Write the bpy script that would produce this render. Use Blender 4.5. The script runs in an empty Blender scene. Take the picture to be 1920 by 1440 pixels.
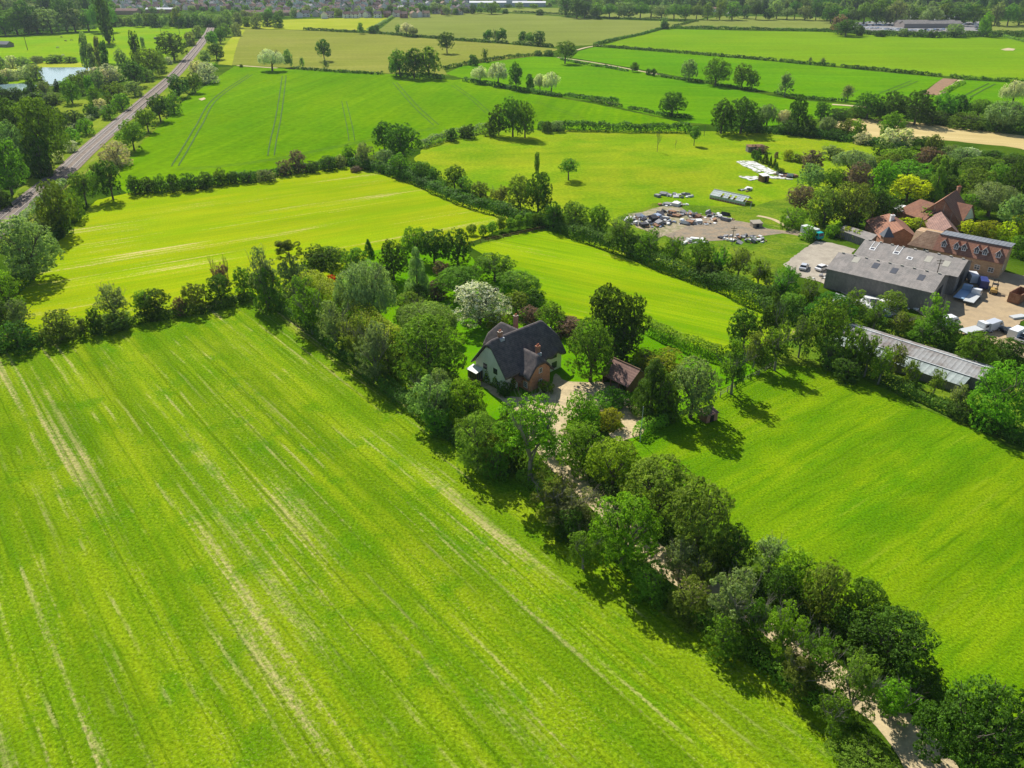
import bpy, math, random
import numpy as np
from mathutils import Vector, Matrix

# ---------------------------------------------------------------- camera, sky, sun, exposure
S = bpy.context.scene
COL = S.collection
CAM_H, CAM_F, CAM_HOR = 72.0, 1450.0, -80.0          # metres, focal length and horizon row for a 1920 px wide picture
TH = math.atan((720.0 - CAM_HOR) / CAM_F)
sT, cT = math.sin(TH), math.cos(TH)
cd = bpy.data.cameras.new("camera"); cam = bpy.data.objects.new("camera", cd); COL.objects.link(cam)
cam.location = (0, 0, CAM_H); cam.rotation_euler = (math.pi / 2 - TH, 0, 0)
cd.sensor_width = 36.0; cd.lens = CAM_F / 1920 * 36.0; cd.clip_start = 0.5; cd.clip_end = 12000
S.camera = cam

SUN_AZ, SUN_EL = math.radians(-66), math.radians(43)   # direction the light travels, height of the sun
W = bpy.data.worlds.new("World"); S.world = W; W.use_nodes = True
wn = W.node_tree.nodes; wl = W.node_tree.links
bg = wn["Background"]; sky = wn.new("ShaderNodeTexSky"); sky.sky_type = 'NISHITA'; sky.sun_disc = False
sky.sun_elevation = SUN_EL; sky.sun_rotation = math.pi / 2 - (SUN_AZ + math.pi)
sky.air_density = 1.0; sky.dust_density = 0.6
wl.new(sky.outputs[0], bg.inputs[0]); bg.inputs[1].default_value = 0.075
sd = bpy.data.lights.new("sun", 'SUN'); so = bpy.data.objects.new("sun", sd); COL.objects.link(so)
sd.energy = 4.6; sd.angle = math.radians(0.5); sd.color = (1.0, 0.95, 0.86)
so.rotation_euler = Vector((math.cos(SUN_AZ) * math.cos(SUN_EL), math.sin(SUN_AZ) * math.cos(SUN_EL), -math.sin(SUN_EL))).to_track_quat('-Z', 'Y').to_euler()
so.location = (0, 0, 200)
S.view_settings.view_transform = 'Standard'; S.view_settings.look = 'None'
S.view_settings.exposure = 0.55; S.view_settings.gamma = 1.0
S.render.engine = 'CYCLES'
S.cycles.max_bounces = 5; S.cycles.diffuse_bounces = 3; S.cycles.glossy_bounces = 2; S.cycles.transmission_bounces = 3
S.cycles.transparent_max_bounces = 4; S.cycles.volume_bounces = 0; S.cycles.use_denoising = True
S.cycles.caustics_reflective = False; S.cycles.caustics_refractive = False

def G(px, py, z=0.0):
    """world point at height z seen at pixel px, py of the 1920 x 1440 photograph"""
    u = (px - 960.0) / CAM_F; v = (py - 720.0) / CAM_F
    d = (u, cT - v * sT, -(sT + v * cT)); t = (z - CAM_H) / d[2]
    return Vector((d[0] * t, d[1] * t, z))

# ---------------------------------------------------------------- helpers
def tag(o, label=None, cat=None, group=None, kind=None):
    if label: o['label'] = label
    if cat: o['category'] = cat
    if group: o['group'] = group
    if kind: o['kind'] = kind
    return o

def empty(name, loc=(0, 0, 0), rz=0.0):
    o = bpy.data.objects.new(name, None); o.empty_display_size = 0.5
    o.location = loc; o.rotation_euler = (0, 0, rz); COL.objects.link(o); return o

def mesh_obj(name, me, parent=None, loc=(0, 0, 0), rz=0.0):
    o = bpy.data.objects.new(name, me); COL.objects.link(o)
    if parent is not None: o.parent = parent
    o.location = loc; o.rotation_euler = (0, 0, rz); return o

def copy_tree(o, parent=None):
    c = o.copy(); COL.objects.link(c)
    if parent is not None: c.parent = parent
    for ch in [x for x in KIDS.get(o.name, [])]:
        n = copy_tree(ch, c); KIDS.setdefault(c.name, []).append(n)
    return c
KIDS = {}
def reg(parent, child): KIDS.setdefault(parent.name, []).append(child); return child

class MB:
    """collects polygons, builds ONE mesh object"""
    def __init__(s): s.v = []; s.f = []; s.m = []
    def poly(s, pts, m=0):
        b = len(s.v); s.v += [tuple(p) for p in pts]; s.f.append(list(range(b, b + len(pts)))); s.m.append(m)
    def box(s, x0, x1, y0, y1, z0, z1, m=0, M=None):
        P = [(x0, y0, z0), (x1, y0, z0), (x1, y1, z0), (x0, y1, z0), (x0, y0, z1), (x1, y0, z1), (x1, y1, z1), (x0, y1, z1)]
        if M is not None: P = [tuple(M @ Vector(p)) for p in P]
        b = len(s.v); s.v += P
        for q in ((0, 3, 2, 1), (4, 5, 6, 7), (0, 1, 5, 4), (1, 2, 6, 5), (2, 3, 7, 6), (3, 0, 4, 7)):
            s.f.append([b + i for i in q]); s.m.append(m)
    def prism(s, prof, a0, a1, axis='x', m=0):
        """profile (p, z) polygon extruded along axis from a0 to a1"""
        n = len(prof); b = len(s.v)
        for a in (a0, a1):
            for (p, z) in prof: s.v.append((a, p, z) if axis == 'x' else (p, a, z))
        s.f.append([b + i for i in range(n)]); s.f.append([b + n + i for i in reversed(range(n))]); s.m += [m, m]
        for i in range(n):
            j = (i + 1) % n; s.f.append([b + j, b + i, b + n + i, b + n + j]); s.m.append(m)
    def slab(s, quad, t, m=0):
        """a flat roof slope given by 4 points, given thickness t downwards"""
        q = [Vector(p) for p in quad]; n = len(q); b = len(s.v)
        s.v += [tuple(p) for p in q] + [tuple(p - Vector((0, 0, t))) for p in q]
        s.f.append([b + i for i in range(n)]); s.f.append([b + n + i for i in reversed(range(n))]); s.m += [m, m]
        for i in range(n):
            j = (i + 1) % n; s.f.append([b + j, b + i, b + n + i, b + n + j]); s.m.append(m)
    def cyl(s, p0, p1, r0, r1=None, n=8, m=0, cap=True):
        r1 = r0 if r1 is None else r1
        p0, p1 = Vector(p0), Vector(p1); d = (p1 - p0).normalized()
        a = d.orthogonal().normalized(); c = d.cross(a); b = len(s.v)
        for p, r in ((p0, r0), (p1, r1)):
            for i in range(n):
                t = 2 * math.pi * i / n; s.v.append(tuple(p + (a * math.cos(t) + c * math.sin(t)) * r))
        for i in range(n):
            j = (i + 1) % n; s.f.append([b + i, b + j, b + n + j, b + n + i]); s.m.append(m)
        if cap: s.f.append([b + i for i in reversed(range(n))]); s.f.append([b + n + i for i in range(n)]); s.m += [m, m]
    def mesh(s, name, mats, smooth=False):
        me = bpy.data.meshes.new(name); me.from_pydata(s.v, [], s.f)
        for k in (mats if isinstance(mats, (list, tuple)) else [mats]): me.materials.append(k)
        me.polygons.foreach_set("material_index", s.m)
        if smooth: me.polygons.foreach_set("use_smooth", [True] * len(s.f))
        me.update(); return me
    def build(s, name, mats, parent=None, loc=(0, 0, 0), rz=0.0, smooth=False):
        o = mesh_obj(name, s.mesh(name, mats, smooth), parent, loc, rz)
        if parent is not None: reg(parent, o)
        return o

def np_mesh(name, verts, quads, mats, attr=None, smooth=False):
    me = bpy.data.meshes.new(name); nv = len(verts); nf = len(quads); k = quads.shape[1]
    me.vertices.add(nv); me.vertices.foreach_set("co", verts.astype(np.float32).ravel())
    me.loops.add(nf * k); me.loops.foreach_set("vertex_index", quads.astype(np.int32).ravel())
    me.polygons.add(nf); me.polygons.foreach_set("loop_start", np.arange(nf, dtype=np.int32) * k)
    me.materials.append(mats)
    if attr is not None:
        a = me.attributes.new("v", 'FLOAT', 'FACE'); a.data.foreach_set("value", attr.astype(np.float32))
    me.update(calc_edges=True); return me

# ---------------------------------------------------------------- materials
class NT:
    def __init__(s, name):
        s.mat = bpy.data.materials.new(name); s.mat.use_nodes = True
        s.n = s.mat.node_tree.nodes; s.l = s.mat.node_tree.links; s.b = s.n["Principled BSDF"]
        s.b.inputs["Specular IOR Level"].default_value = 0.2
    def new(s, t, **k):
        o = s.n.new(t)
        for a, v in k.items(): setattr(o, a, v)
        return o
    def noise(s, vec, scale, detail=3, rough=0.55, dim='3D'):
        o = s.new("ShaderNodeTexNoise"); o.noise_dimensions = dim
        o.inputs["Scale"].default_value = scale; o.inputs["Detail"].default_value = detail; o.inputs["Roughness"].default_value = rough
        if vec is not None: s.l.new(vec, o.inputs["Vector"])
        return o.outputs["Fac"]
    def mapping(s, vec, rz=0.0, sc=(1, 1, 1), loc=(0, 0, 0)):
        r = s.new("ShaderNodeMapping"); r.vector_type = 'POINT'; r.inputs["Rotation"].default_value = (0, 0, rz); r.inputs["Location"].default_value = loc
        s.l.new(vec, r.inputs["Vector"])
        q = s.new("ShaderNodeVectorMath", operation='MULTIPLY'); q.inputs[1].default_value = sc; s.l.new(r.outputs[0], q.inputs[0]); return q.outputs[0]
    def math(s, op, a, b=None, clamp=False):
        o = s.new("ShaderNodeMath", operation=op); o.use_clamp = clamp
        for i, x in enumerate((a, b)):
            if x is None: continue
            if isinstance(x, (int, float)): o.inputs[i].default_value = x
            else: s.l.new(x, o.inputs[i])
        return o.outputs[0]
    def ramp(s, x, lo, hi):
        o = s.new("ShaderNodeMapRange"); o.clamp = True; o.interpolation_type = 'SMOOTHSTEP'
        o.inputs["From Min"].default_value = lo; o.inputs["From Max"].default_value = hi; s.l.new(x, o.inputs["Value"]); return o.outputs[0]
    def mix(s, f, a, b, mode='MIX'):
        o = s.new("ShaderNodeMix", data_type='RGBA', blend_type=mode)
        for sock, x in ((o.inputs[0], f), (o.inputs[6], a), (o.inputs[7], b)):
            if isinstance(x, (int, float)): sock.default_value = x
            elif isinstance(x, (tuple, list)): sock.default_value = (*x[:3], 1)
            else: s.l.new(x, sock)
        return o.outputs[2]
    def vary(s, col, x, lo, hi):
        """multiply a colour by lo..hi driven by x"""
        o = s.new("ShaderNodeMapRange"); o.inputs["From Min"].default_value = 0.25; o.inputs["From Max"].default_value = 0.75
        o.inputs["To Min"].default_value = lo; o.inputs["To Max"].default_value = hi; s.l.new(x, o.inputs["Value"])
        q = s.new("ShaderNodeVectorMath", operation='SCALE'); s.l.new(o.outputs[0], q.inputs["Scale"])
        if isinstance(col, (tuple, list)): q.inputs[0].default_value = col[:3]
        else: s.l.new(col, q.inputs[0])
        return q.outputs[0]
    def bump(s, x, strength, dist):
        o = s.new("ShaderNodeBump"); o.inputs["Strength"].default_value = strength; o.inputs["Distance"].default_value = dist
        s.l.new(x, o.inputs["Height"]); s.l.new(o.outputs[0], s.b.inputs["Normal"])
    def col(s, c):
        if isinstance(c, (tuple, list)): s.b.inputs["Base Color"].default_value = (*c[:3], 1)
        else: s.l.new(c, s.b.inputs["Base Color"])
    def pos(s): return s.new("ShaderNodeNewGeometry").outputs["Position"]
    def obj(s): return s.new("ShaderNodeTexCoord").outputs["Object"]

def field_mat(name, c1, c2, ang=0.0, c3=None, tan_lo=0.6, tan_hi=0.7, across=1.2, along=22.0, fine=2.2, fine_amt=0.22, patch=0.035, stripe=0.5, dark=0.0, bump=0.5, mul=(1, 1, 1), blot=None, swath=None):
    c1 = tuple(a * b for a, b in zip(c1, mul)); c2 = tuple(a * b for a, b in zip(c2, mul))
    """mown or cropped ground: broad patches, streaks along the mowing direction, fine tufts"""
    t = NT(name); p = t.pos()
    big = t.noise(p, patch, 3, 0.6)
    al = t.mapping(p, -ang, (1 / along, 1 / across, 0.0))
    st = t.noise(al, 1.0, 2, 0.6)
    al2 = t.mapping(p, -ang, (1 / (along * 2.5), 1 / (across * 5), 0.0))
    st2 = t.noise(al2, 1.0, 2, 0.5)
    fn = t.noise(p, fine, 4, 0.75)
    mx = t.math('ADD', t.math('MULTIPLY', st, stripe), t.math('ADD', t.math('MULTIPLY', big, 0.9 - stripe * 0.5), t.math('MULTIPLY', st2, 0.1 + stripe * 0.5)))
    mx = t.math('ADD', mx, t.math('MULTIPLY', t.math('SUBTRACT', fn, 0.5), 0.28))
    tot = 0.9 - stripe * .5 + .1 + stripe * 1.5
    f = t.ramp(t.math('DIVIDE', mx, tot), 0.37, 0.63)
    col = t.mix(f, c1, c2)
    if c3 is not None:
        al3 = t.mapping(p, -ang, (1 / (along * 2.6), 1 / (across * 0.8), 0.0), (31, 17, 0))
        s3 = t.noise(al3, 1.0, 4, 0.6)
        pm = t.noise(t.mapping(p, -ang, (1 / 55.0, 1 / 11.0, 0.0), (5, 9, 0)), 1.0, 2, 0.5)
        f3 = t.noise(p, fine * 0.6, 3, 0.8)
        m3 = t.math('ADD', t.math('MULTIPLY', s3, 0.42), t.math('ADD', t.math('MULTIPLY', pm, 0.36), t.math('MULTIPLY', f3, 0.22)))
        col = t.mix(t.ramp(m3, tan_lo, tan_hi), col, c3)
    if dark > 0:
        al4 = t.mapping(p, -ang, (1 / (along * 3), 1 / (across * 0.5), 0.0), (77, 3, 0))
        col = t.mix(t.math('MULTIPLY', t.ramp(t.noise(al4, 1.0, 1, 0.5), 0.60, 0.68), dark), col, tuple(x * 0.45 for x in c1))
    if blot:
        bl = t.math('ADD', t.math('MULTIPLY', t.noise(p, 0.16, 2, 0.5), 0.75), t.math('MULTIPLY', t.noise(p, 1.1, 3, 0.6), 0.25))
        col = t.mix(t.math('MULTIPLY', t.ramp(bl, 0.52, 0.66), 0.55), col, blot)
        sp = t.noise(p, 3.2, 1, 0.5); col = t.mix(t.math('MULTIPLY', t.ramp(t.math('ADD', t.math('MULTIPLY', sp, .7), t.math('MULTIPLY', big, .3)), 0.60, 0.66), 0.55), col, (0.34, 0.38, 0.09))
    if swath:
        sep = t.new("ShaderNodeSeparateXYZ"); t.l.new(t.mapping(p, -ang, (1, 1, 1)), sep.inputs[0])
        wob = t.math('ADD', t.math('MULTIPLY', t.noise(p, 0.006, 1, 0.5), 16.0), t.math('MULTIPLY', t.noise(p, 0.05, 2, 0.5), 1.2))
        yy = t.math('ADD', sep.outputs[1], wob)
        for per, lo, colr, amt, sd, ml, mh in ((swath, 0.30, c3, 0.45, 1.0, 0.50, 0.64), (swath * 1.31, 0.34, tuple(x * .62 for x in c1), 0.55, 9.0, 0.46, 0.60), (swath * 4.3, 0.10, tuple(x * .86 for x in c1), 0.60, 4.0, 0.30, 0.60)):
            tri = t.math('ABSOLUTE', t.math('SUBTRACT', t.math('FRACT', t.math('DIVIDE', yy, per)), 0.5))
            ln = t.ramp(t.math('ADD', tri, t.math('MULTIPLY', t.math('SUBTRACT', fn, .5), .35)), lo + 0.08, lo + 0.16 if per < 5 else lo + .3)
            mk = t.ramp(t.noise(t.mapping(p, -ang, (1 / 16.0, 1 / 6.0, 0.0), (sd, 5 * sd, 0)), 1.0, 4, 0.68), ml, mh)
            col = t.mix(t.math('MULTIPLY', t.math('MULTIPLY', ln, mk), amt), col, colr)
    rows = t.noise(t.mapping(p, -ang, (1 / 260.0, 1 / 9.0, 0.0), (3, 8, 0)), 1.0, 3, 0.6); wide = t.noise(p, 0.013, 4, 0.6)
    col = t.vary(col, t.math('ADD', t.math('MULTIPLY', rows, 0.5), t.math('MULTIPLY', wide, 0.5)), 0.80, 1.20)
    col = t.vary(col, fn, 1 - fine_amt, 1 + fine_amt)
    t.col(col); t.b.inputs["Roughness"].default_value = 1.0; t.b.inputs["Specular IOR Level"].default_value = 0.0
    if bump: t.bump(fn, bump, 0.25)
    return t.mat

def plain(name, c, rough=0.7, var=0.12, scale=1.5, metal=0.0, c2=None, spec=0.2, bump=0.0, world=False):
    t = NT(name); v = t.pos() if world else t.obj()
    n = t.noise(v, scale, 5, 0.65)
    col = t.mix(t.ramp(n, 0.4, 0.62), c, c2) if c2 else c
    n2 = t.noise(v, scale * 4.3, 3, 0.7)
    t.col(t.vary(col, n2, 1 - var, 1 + var)); t.b.inputs["Roughness"].default_value = rough
    t.b.inputs["Metallic"].default_value = metal; t.b.inputs["Specular IOR Level"].default_value = spec
    if bump: t.bump(n2, 0.6, bump)
    return t.mat

def roof_mat(name, c, c2, row=0.3, sc=0.6, course='z', rough=0.85):
    """tiled or ribbed roof: thin courses plus weathering"""
    t = NT(name); o = t.obj(); sep = t.new("ShaderNodeSeparateXYZ"); t.l.new(o, sep.inputs[0])
    ch = {'x': 0, 'y': 1, 'z': 2}[course]
    w = t.math('FRACT', t.math('DIVIDE', sep.outputs[ch], row))
    n = t.noise(o, sc, 5, 0.7); n2 = t.noise(o, 5.0, 3, 0.8)
    col = t.mix(t.ramp(n, 0.35, 0.65), c, c2)
    col = t.vary(col, t.math('ADD', t.math('MULTIPLY', w, 0.4), t.math('MULTIPLY', n2, 0.6)), 0.72, 1.25)
    st = t.noise(t.mapping(o, 0, (0.9, 0.12, 0.12)), 1.6, 4, 0.7); col = t.vary(col, st, 0.82, 1.18)
    t.col(col); t.b.inputs["Roughness"].default_value = rough; t.b.inputs["Specular IOR Level"].default_value = 0.1
    t.bump(w, 0.5, 0.05); return t.mat

def foliage_mat(name, fleck=None, fleck_at=0.5, trans=0.40):
    t = NT(name); oi = t.new("ShaderNodeObjectInfo"); at = t.new("ShaderNodeAttribute"); at.attribute_name = "v"
    rnd = oi.outputs["Random"]
    n = t.noise(t.obj(), 5.0, 2, 0.6)
    base = oi.outputs["Color"]
    hsv = t.new("ShaderNodeHueSaturation")
    t.l.new(base, hsv.inputs["Color"])
    t.l.new(t.math('ADD', t.math('MULTIPLY', rnd, 0.03), 0.485), hsv.inputs["Hue"])
    t.l.new(t.math('ADD', t.math('MULTIPLY', rnd, 0.25), 0.86), hsv.inputs["Value"])
    hsv.inputs["Saturation"].default_value = 1.0
    f = t.math('ADD', t.math('MULTIPLY', at.outputs["Fac"], 0.6), t.math('MULTIPLY', n, 0.4))
    col = t.vary(hsv.outputs[0], f, 0.45, 1.55)
    warm = t.mix(1.0, col, (1.3, 1.08, 0.6), 'MULTIPLY')
    col = t.mix(t.ramp(at.outputs["Fac"], 0.72, 1.0), col, warm)
    if fleck: 
        m = t.math('MULTIPLY', t.ramp(t.math('ADD', t.math('MULTIPLY', at.outputs["Fac"], .6), t.math('MULTIPLY', n, .4)), fleck_at, fleck_at + 0.06), 1.0)
        col = t.mix(m, col, fleck)
    t.col(col); t.b.inputs["Roughness"].default_value = 0.7; t.b.inputs["Specular IOR Level"].default_value = 0.12
    tr = t.new("ShaderNodeBsdfTranslucent"); t.l.new(t.mix(1.0, col, (1.25, 1.35, 0.5), 'MULTIPLY'), tr.inputs[0])
    mx = t.new("ShaderNodeMixShader"); mx.inputs[0].default_value = trans
    t.l.new(t.b.outputs[0], mx.inputs[1]); t.l.new(tr.outputs[0], mx.inputs[2])
    t.l.new(mx.outputs[0], t.n["Material Output"].inputs["Surface"])
    return t.mat

LEAF = foliage_mat("leaves"); BLOSSOM = foliage_mat("blossom", (0.88, 0.86, 0.80), 0.47)
BARK = plain("bark", (0.10, 0.085, 0.065), 0.9, 0.3, 6.0, c2=(0.16, 0.14, 0.11))
PALEBARK = plain("pale_bark", (0.26, 0.24, 0.20), 0.9, 0.3, 6.0, c2=(0.18, 0.16, 0.13))

# ---------------------------------------------------------------- ground, fields, tracks
ZC = [0.0]
def sheet(name, pts, mat, kind="structure", z=None, label=None, jit=0.0):
    if z is None: ZC[0] += 0.003; z = ZC[0]
    P = [G(x, y) for x, y in pts]
    if jit:
        rj = random.Random(len(pts) + int(pts[0][0])); Q = []
        for i in range(len(P)):
            p, q = P[i], P[(i + 1) % len(P)]; n_ = max(2, int((q - p).length / (jit * 2.2)))
            for k in range(n_): Q.append(p.lerp(q, k / n_) + Vector((rj.uniform(-jit, jit), rj.uniform(-jit, jit), 0)) * .5)
        P = Q
    a = sum(P[i].x * P[(i + 1) % len(P)].y - P[(i + 1) % len(P)].x * P[i].y for i in range(len(P)))
    if a < 0: P.reverse()
    m = MB(); m.poly([(p.x, p.y, z) for p in P]); o = m.build(name, mat); tag(o, label=label, kind=kind); return o

def ribbon(name, pts, w, mat, kind="structure", pixels=True, z=None, wob=0.0, seed=1):
    if z is None: ZC[0] += 0.003; z = ZC[0]
    P = [G(x, y).xy for x, y in pts] if pixels else [Vector(p) for p in pts]
    P = smooth(P, 4); m = MB(); L = []; rg = random.Random(seed)
    for i, p in enumerate(P):
        d = (P[min(i + 1, len(P) - 1)] - P[max(i - 1, 0)]).normalized(); n = Vector((-d.y, d.x)); ww = w if not hasattr(w, '__call__') else w(i / (len(P) - 1))
        q = 1 + wob * rg.uniform(-1, 1)
        L.append(((p + n * ww / 2 * q), (p - n * ww / 2 * (2 - q))))
    for a, b in zip(L, L[1:]): m.poly([(a[1].x, a[1].y, z), (b[1].x, b[1].y, z), (b[0].x, b[0].y, z), (a[0].x, a[0].y, z)])
    o = m.build(name, mat); tag(o, kind=kind); return o

def smooth(P, k=4):
    """Catmull-Rom through 2-D points"""
    if len(P) < 3:
        return [P[0].lerp(P[1], i / (k * 2)) for i in range(k * 2 + 1)]
    out = []
    for i in range(len(P) - 1):
        p0 = P[i - 1] if i else P[i] * 2 - P[i + 1]; p1, p2 = P[i], P[i + 1]; p3 = P[i + 2] if i + 2 < len(P) else P[i + 1] * 2 - P[i]
        for j in range(k):
            t = j / k
            out.append(0.5 * ((2 * p1) + (p2 - p0) * t + (2 * p0 - 5 * p1 + 4 * p2 - p3) * t * t + (3 * p1 - 3 * p2 + p3 - p0) * t ** 3))
    out.append(P[-1]); return out

R = math.radians
GR = dict(
 base=field_mat("rough_grass", (0.030, 0.075, 0.004), (0.075, 0.135, 0.008), 0, None, across=4, along=8, patch=0.05, stripe=0.2, bump=0.6),
 near=field_mat("mown_grass", (0.088, 0.222, 0.004), (0.190, 0.318, 0.008), R(-51), (0.50, 0.43, 0.18), 0.535, 0.64, across=1.6, along=45, fine=2.4, fine_amt=0.62, patch=0.05, stripe=0.62, dark=0.4, bump=0.9, mul=(1.30, 1.07, 1), blot=(0.070, 0.215, 0.004), swath=2.4),
 hay=field_mat("hay_grass", (0.185, 0.320, 0.003), (0.270, 0.350, 0.006), R(31), (0.50, 0.42, 0.15), 0.55, 0.64, across=1.6, along=30, patch=0.03, stripe=0.7, fine_amt=0.25, bump=0.4, mul=(1.12, 1.03, 1)),
 small=field_mat("paddock_grass", (0.105, 0.270, 0.003), (0.195, 0.330, 0.005), R(-31), (0.44, 0.38, 0.12), 0.56, 0.65, across=1.3, along=30, patch=0.03, stripe=0.7, fine_amt=0.16, dark=0.3, bump=0.5, mul=(1.4, 1.12, 1)),
 right=field_mat("lush_grass", (0.062, 0.195, 0.002), (0.125, 0.258, 0.003), R(36), (0.24, 0.33, 0.02), 0.58, 0.72, across=1.3, along=10, fine=2.8, fine_amt=0.62, patch=0.06, stripe=0.45, bump=0.9, mul=(1.6, 1.22, 1.5), swath=2.8),
 crop=field_mat("young_crop", (0.045, 0.205, 0.001), (0.070, 0.245, 0.001), R(80), None, across=3, along=60, patch=0.012, stripe=0.4, fine=0.33, fine_amt=0.24, bump=0.5, mul=(2.0, 1.08, 0.6)),
 crop2=field_mat("crop", (0.062, 0.220, 0.002), (0.095, 0.255, 0.002), R(-10), None, across=4, along=90, patch=0.012, stripe=0.5, fine=0.33, fine_amt=0.20, bump=0.3, mul=(1.3, 1.05, 0.8)),
 crop3=field_mat("bright_crop", (0.078, 0.235, 0.004), (0.105, 0.255, 0.006), R(5), None, across=8, along=200, patch=0.008, stripe=0.5, fine=0.33, fine_amt=0.18, bump=0.3, mul=(1.65, 1.12, 1.1)),
 pale=field_mat("heading_crop", (0.120, 0.170, 0.018), (0.150, 0.190, 0.028), R(8), None, across=8, along=160, patch=0.008, stripe=0.6, fine=0.33, fine_amt=0.19, bump=0.3, mul=(1.6, 1.32, 1.7)),
 pale2=field_mat("barley", (0.150, 0.195, 0.038), (0.175, 0.215, 0.050), R(4), None, across=14, along=200, patch=0.006, stripe=0.6, fine=0.33, fine_amt=0.18, bump=0.2, mul=(1.15, 1.1, 1)),
 past=field_mat("pasture_grass", (0.125, 0.260, 0.005), (0.230, 0.315, 0.010), R(10), (0.33, 0.31, 0.05), 0.58, 0.72, across=5, along=14, patch=0.03, stripe=0.25, fine=0.8, fine_amt=0.28, bump=0.9, mul=(1.15, 1.05, 1.1)),
 far=field_mat("far_pasture", (0.155, 0.310, 0.006), (0.215, 0.330, 0.008), R(0), (0.3, 0.3, 0.05), 0.6, 0.72, across=8, along=40, patch=0.02, stripe=0.3, fine=0.33, fine_amt=0.22, bump=0.3),
 yell=field_mat("yellow_meadow", (0.27, 0.330, 0.020), (0.34, 0.37, 0.035), R(0), None, across=8, along=60, patch=0.02, stripe=0.3, fine_amt=0.18, bump=0.2),
 wheat=field_mat("ripe_crop", (0.46, 0.36, 0.15), (0.54, 0.43, 0.20), R(-20), None, across=2, along=80, patch=0.02, stripe=0.6, fine_amt=0.08, bump=0.3),
 verge=field_mat("verge_grass", (0.13, 0.215, 0.012), (0.235, 0.290, 0.025), R(103), (0.34, 0.31, 0.10), 0.55, 0.70, across=2, along=8, patch=0.06, stripe=0.3, fine_amt=0.28, bump=0.9),
 scrub=field_mat("rough_ground", (0.075, 0.165, 0.010), (0.175, 0.245, 0.016), R(-30), (0.34, 0.31, 0.10), 0.56, 0.68, across=2, along=5, patch=0.09, stripe=0.25, fine=1.2, fine_amt=0.35, bump=1.0),
 lawn=field_mat("garden_lawn", (0.085, 0.245, 0.002), (0.125, 0.275, 0.002), R(45), None, across=1.5, along=12, patch=0.1, stripe=0.3, fine_amt=0.15, bump=0.5),
 shade=field_mat("shaded_bank_grass", (0.045, 0.10, 0.006), (0.085, 0.15, 0.010), R(-51), (0.24, 0.20, 0.09), 0.58, 0.68, across=1, along=3, patch=0.2, stripe=0.3, fine_amt=0.35, bump=1.0),  # bank grass darkened, the shade under the drive trees put into its colour
)
GRAVEL = plain("gravel", (0.55, 0.44, 0.255), 0.95, 0.2, 0.5, c2=(0.44, 0.355, 0.205), bump=0.03, world=True)
CONC = plain("concrete_yard", (0.40, 0.355, 0.28), 0.9, 0.10, 0.25, c2=(0.33, 0.29, 0.23), world=True)
YARD = plain("sandy_yard", (0.43, 0.325, 0.19), 0.95, 0.12, 0.2, c2=(0.37, 0.28, 0.17), world=True)
DIRT = plain("bare_earth", (0.30, 0.23, 0.15), 0.95, 0.25, 0.3, c2=(0.22, 0.19, 0.14), world=True)
SOIL = plain("red_soil", (0.30, 0.18, 0.10), 0.95, 0.2, 0.3, c2=(0.24, 0.15, 0.08), world=True)
BALLAST = plain("ballast", (0.185, 0.145, 0.115), 0.95, 0.35, 0.5, c2=(0.25, 0.20, 0.16), bump=0.05, world=True)
WHEEL = plain("wheel_track_crop", (0.035, 0.095, 0.004), 0.95, 0.3, 0.5, world=True)
TARMAC = plain("tarmac", (0.20, 0.19, 0.185), 0.9, 0.1, 0.3, c2=(0.26, 0.25, 0.24), world=True)
def water_mat():
    t = NT("pond_water"); t.col((0.22, 0.34, 0.36)); t.b.inputs["Roughness"].default_value = 0.12
    t.b.inputs["Specular IOR Level"].default_value = 0.5; t.bump(t.noise(t.pos(), 1.2, 3, 0.6), 0.15, 0.05); return t.mat
WATER = water_mat()

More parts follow.
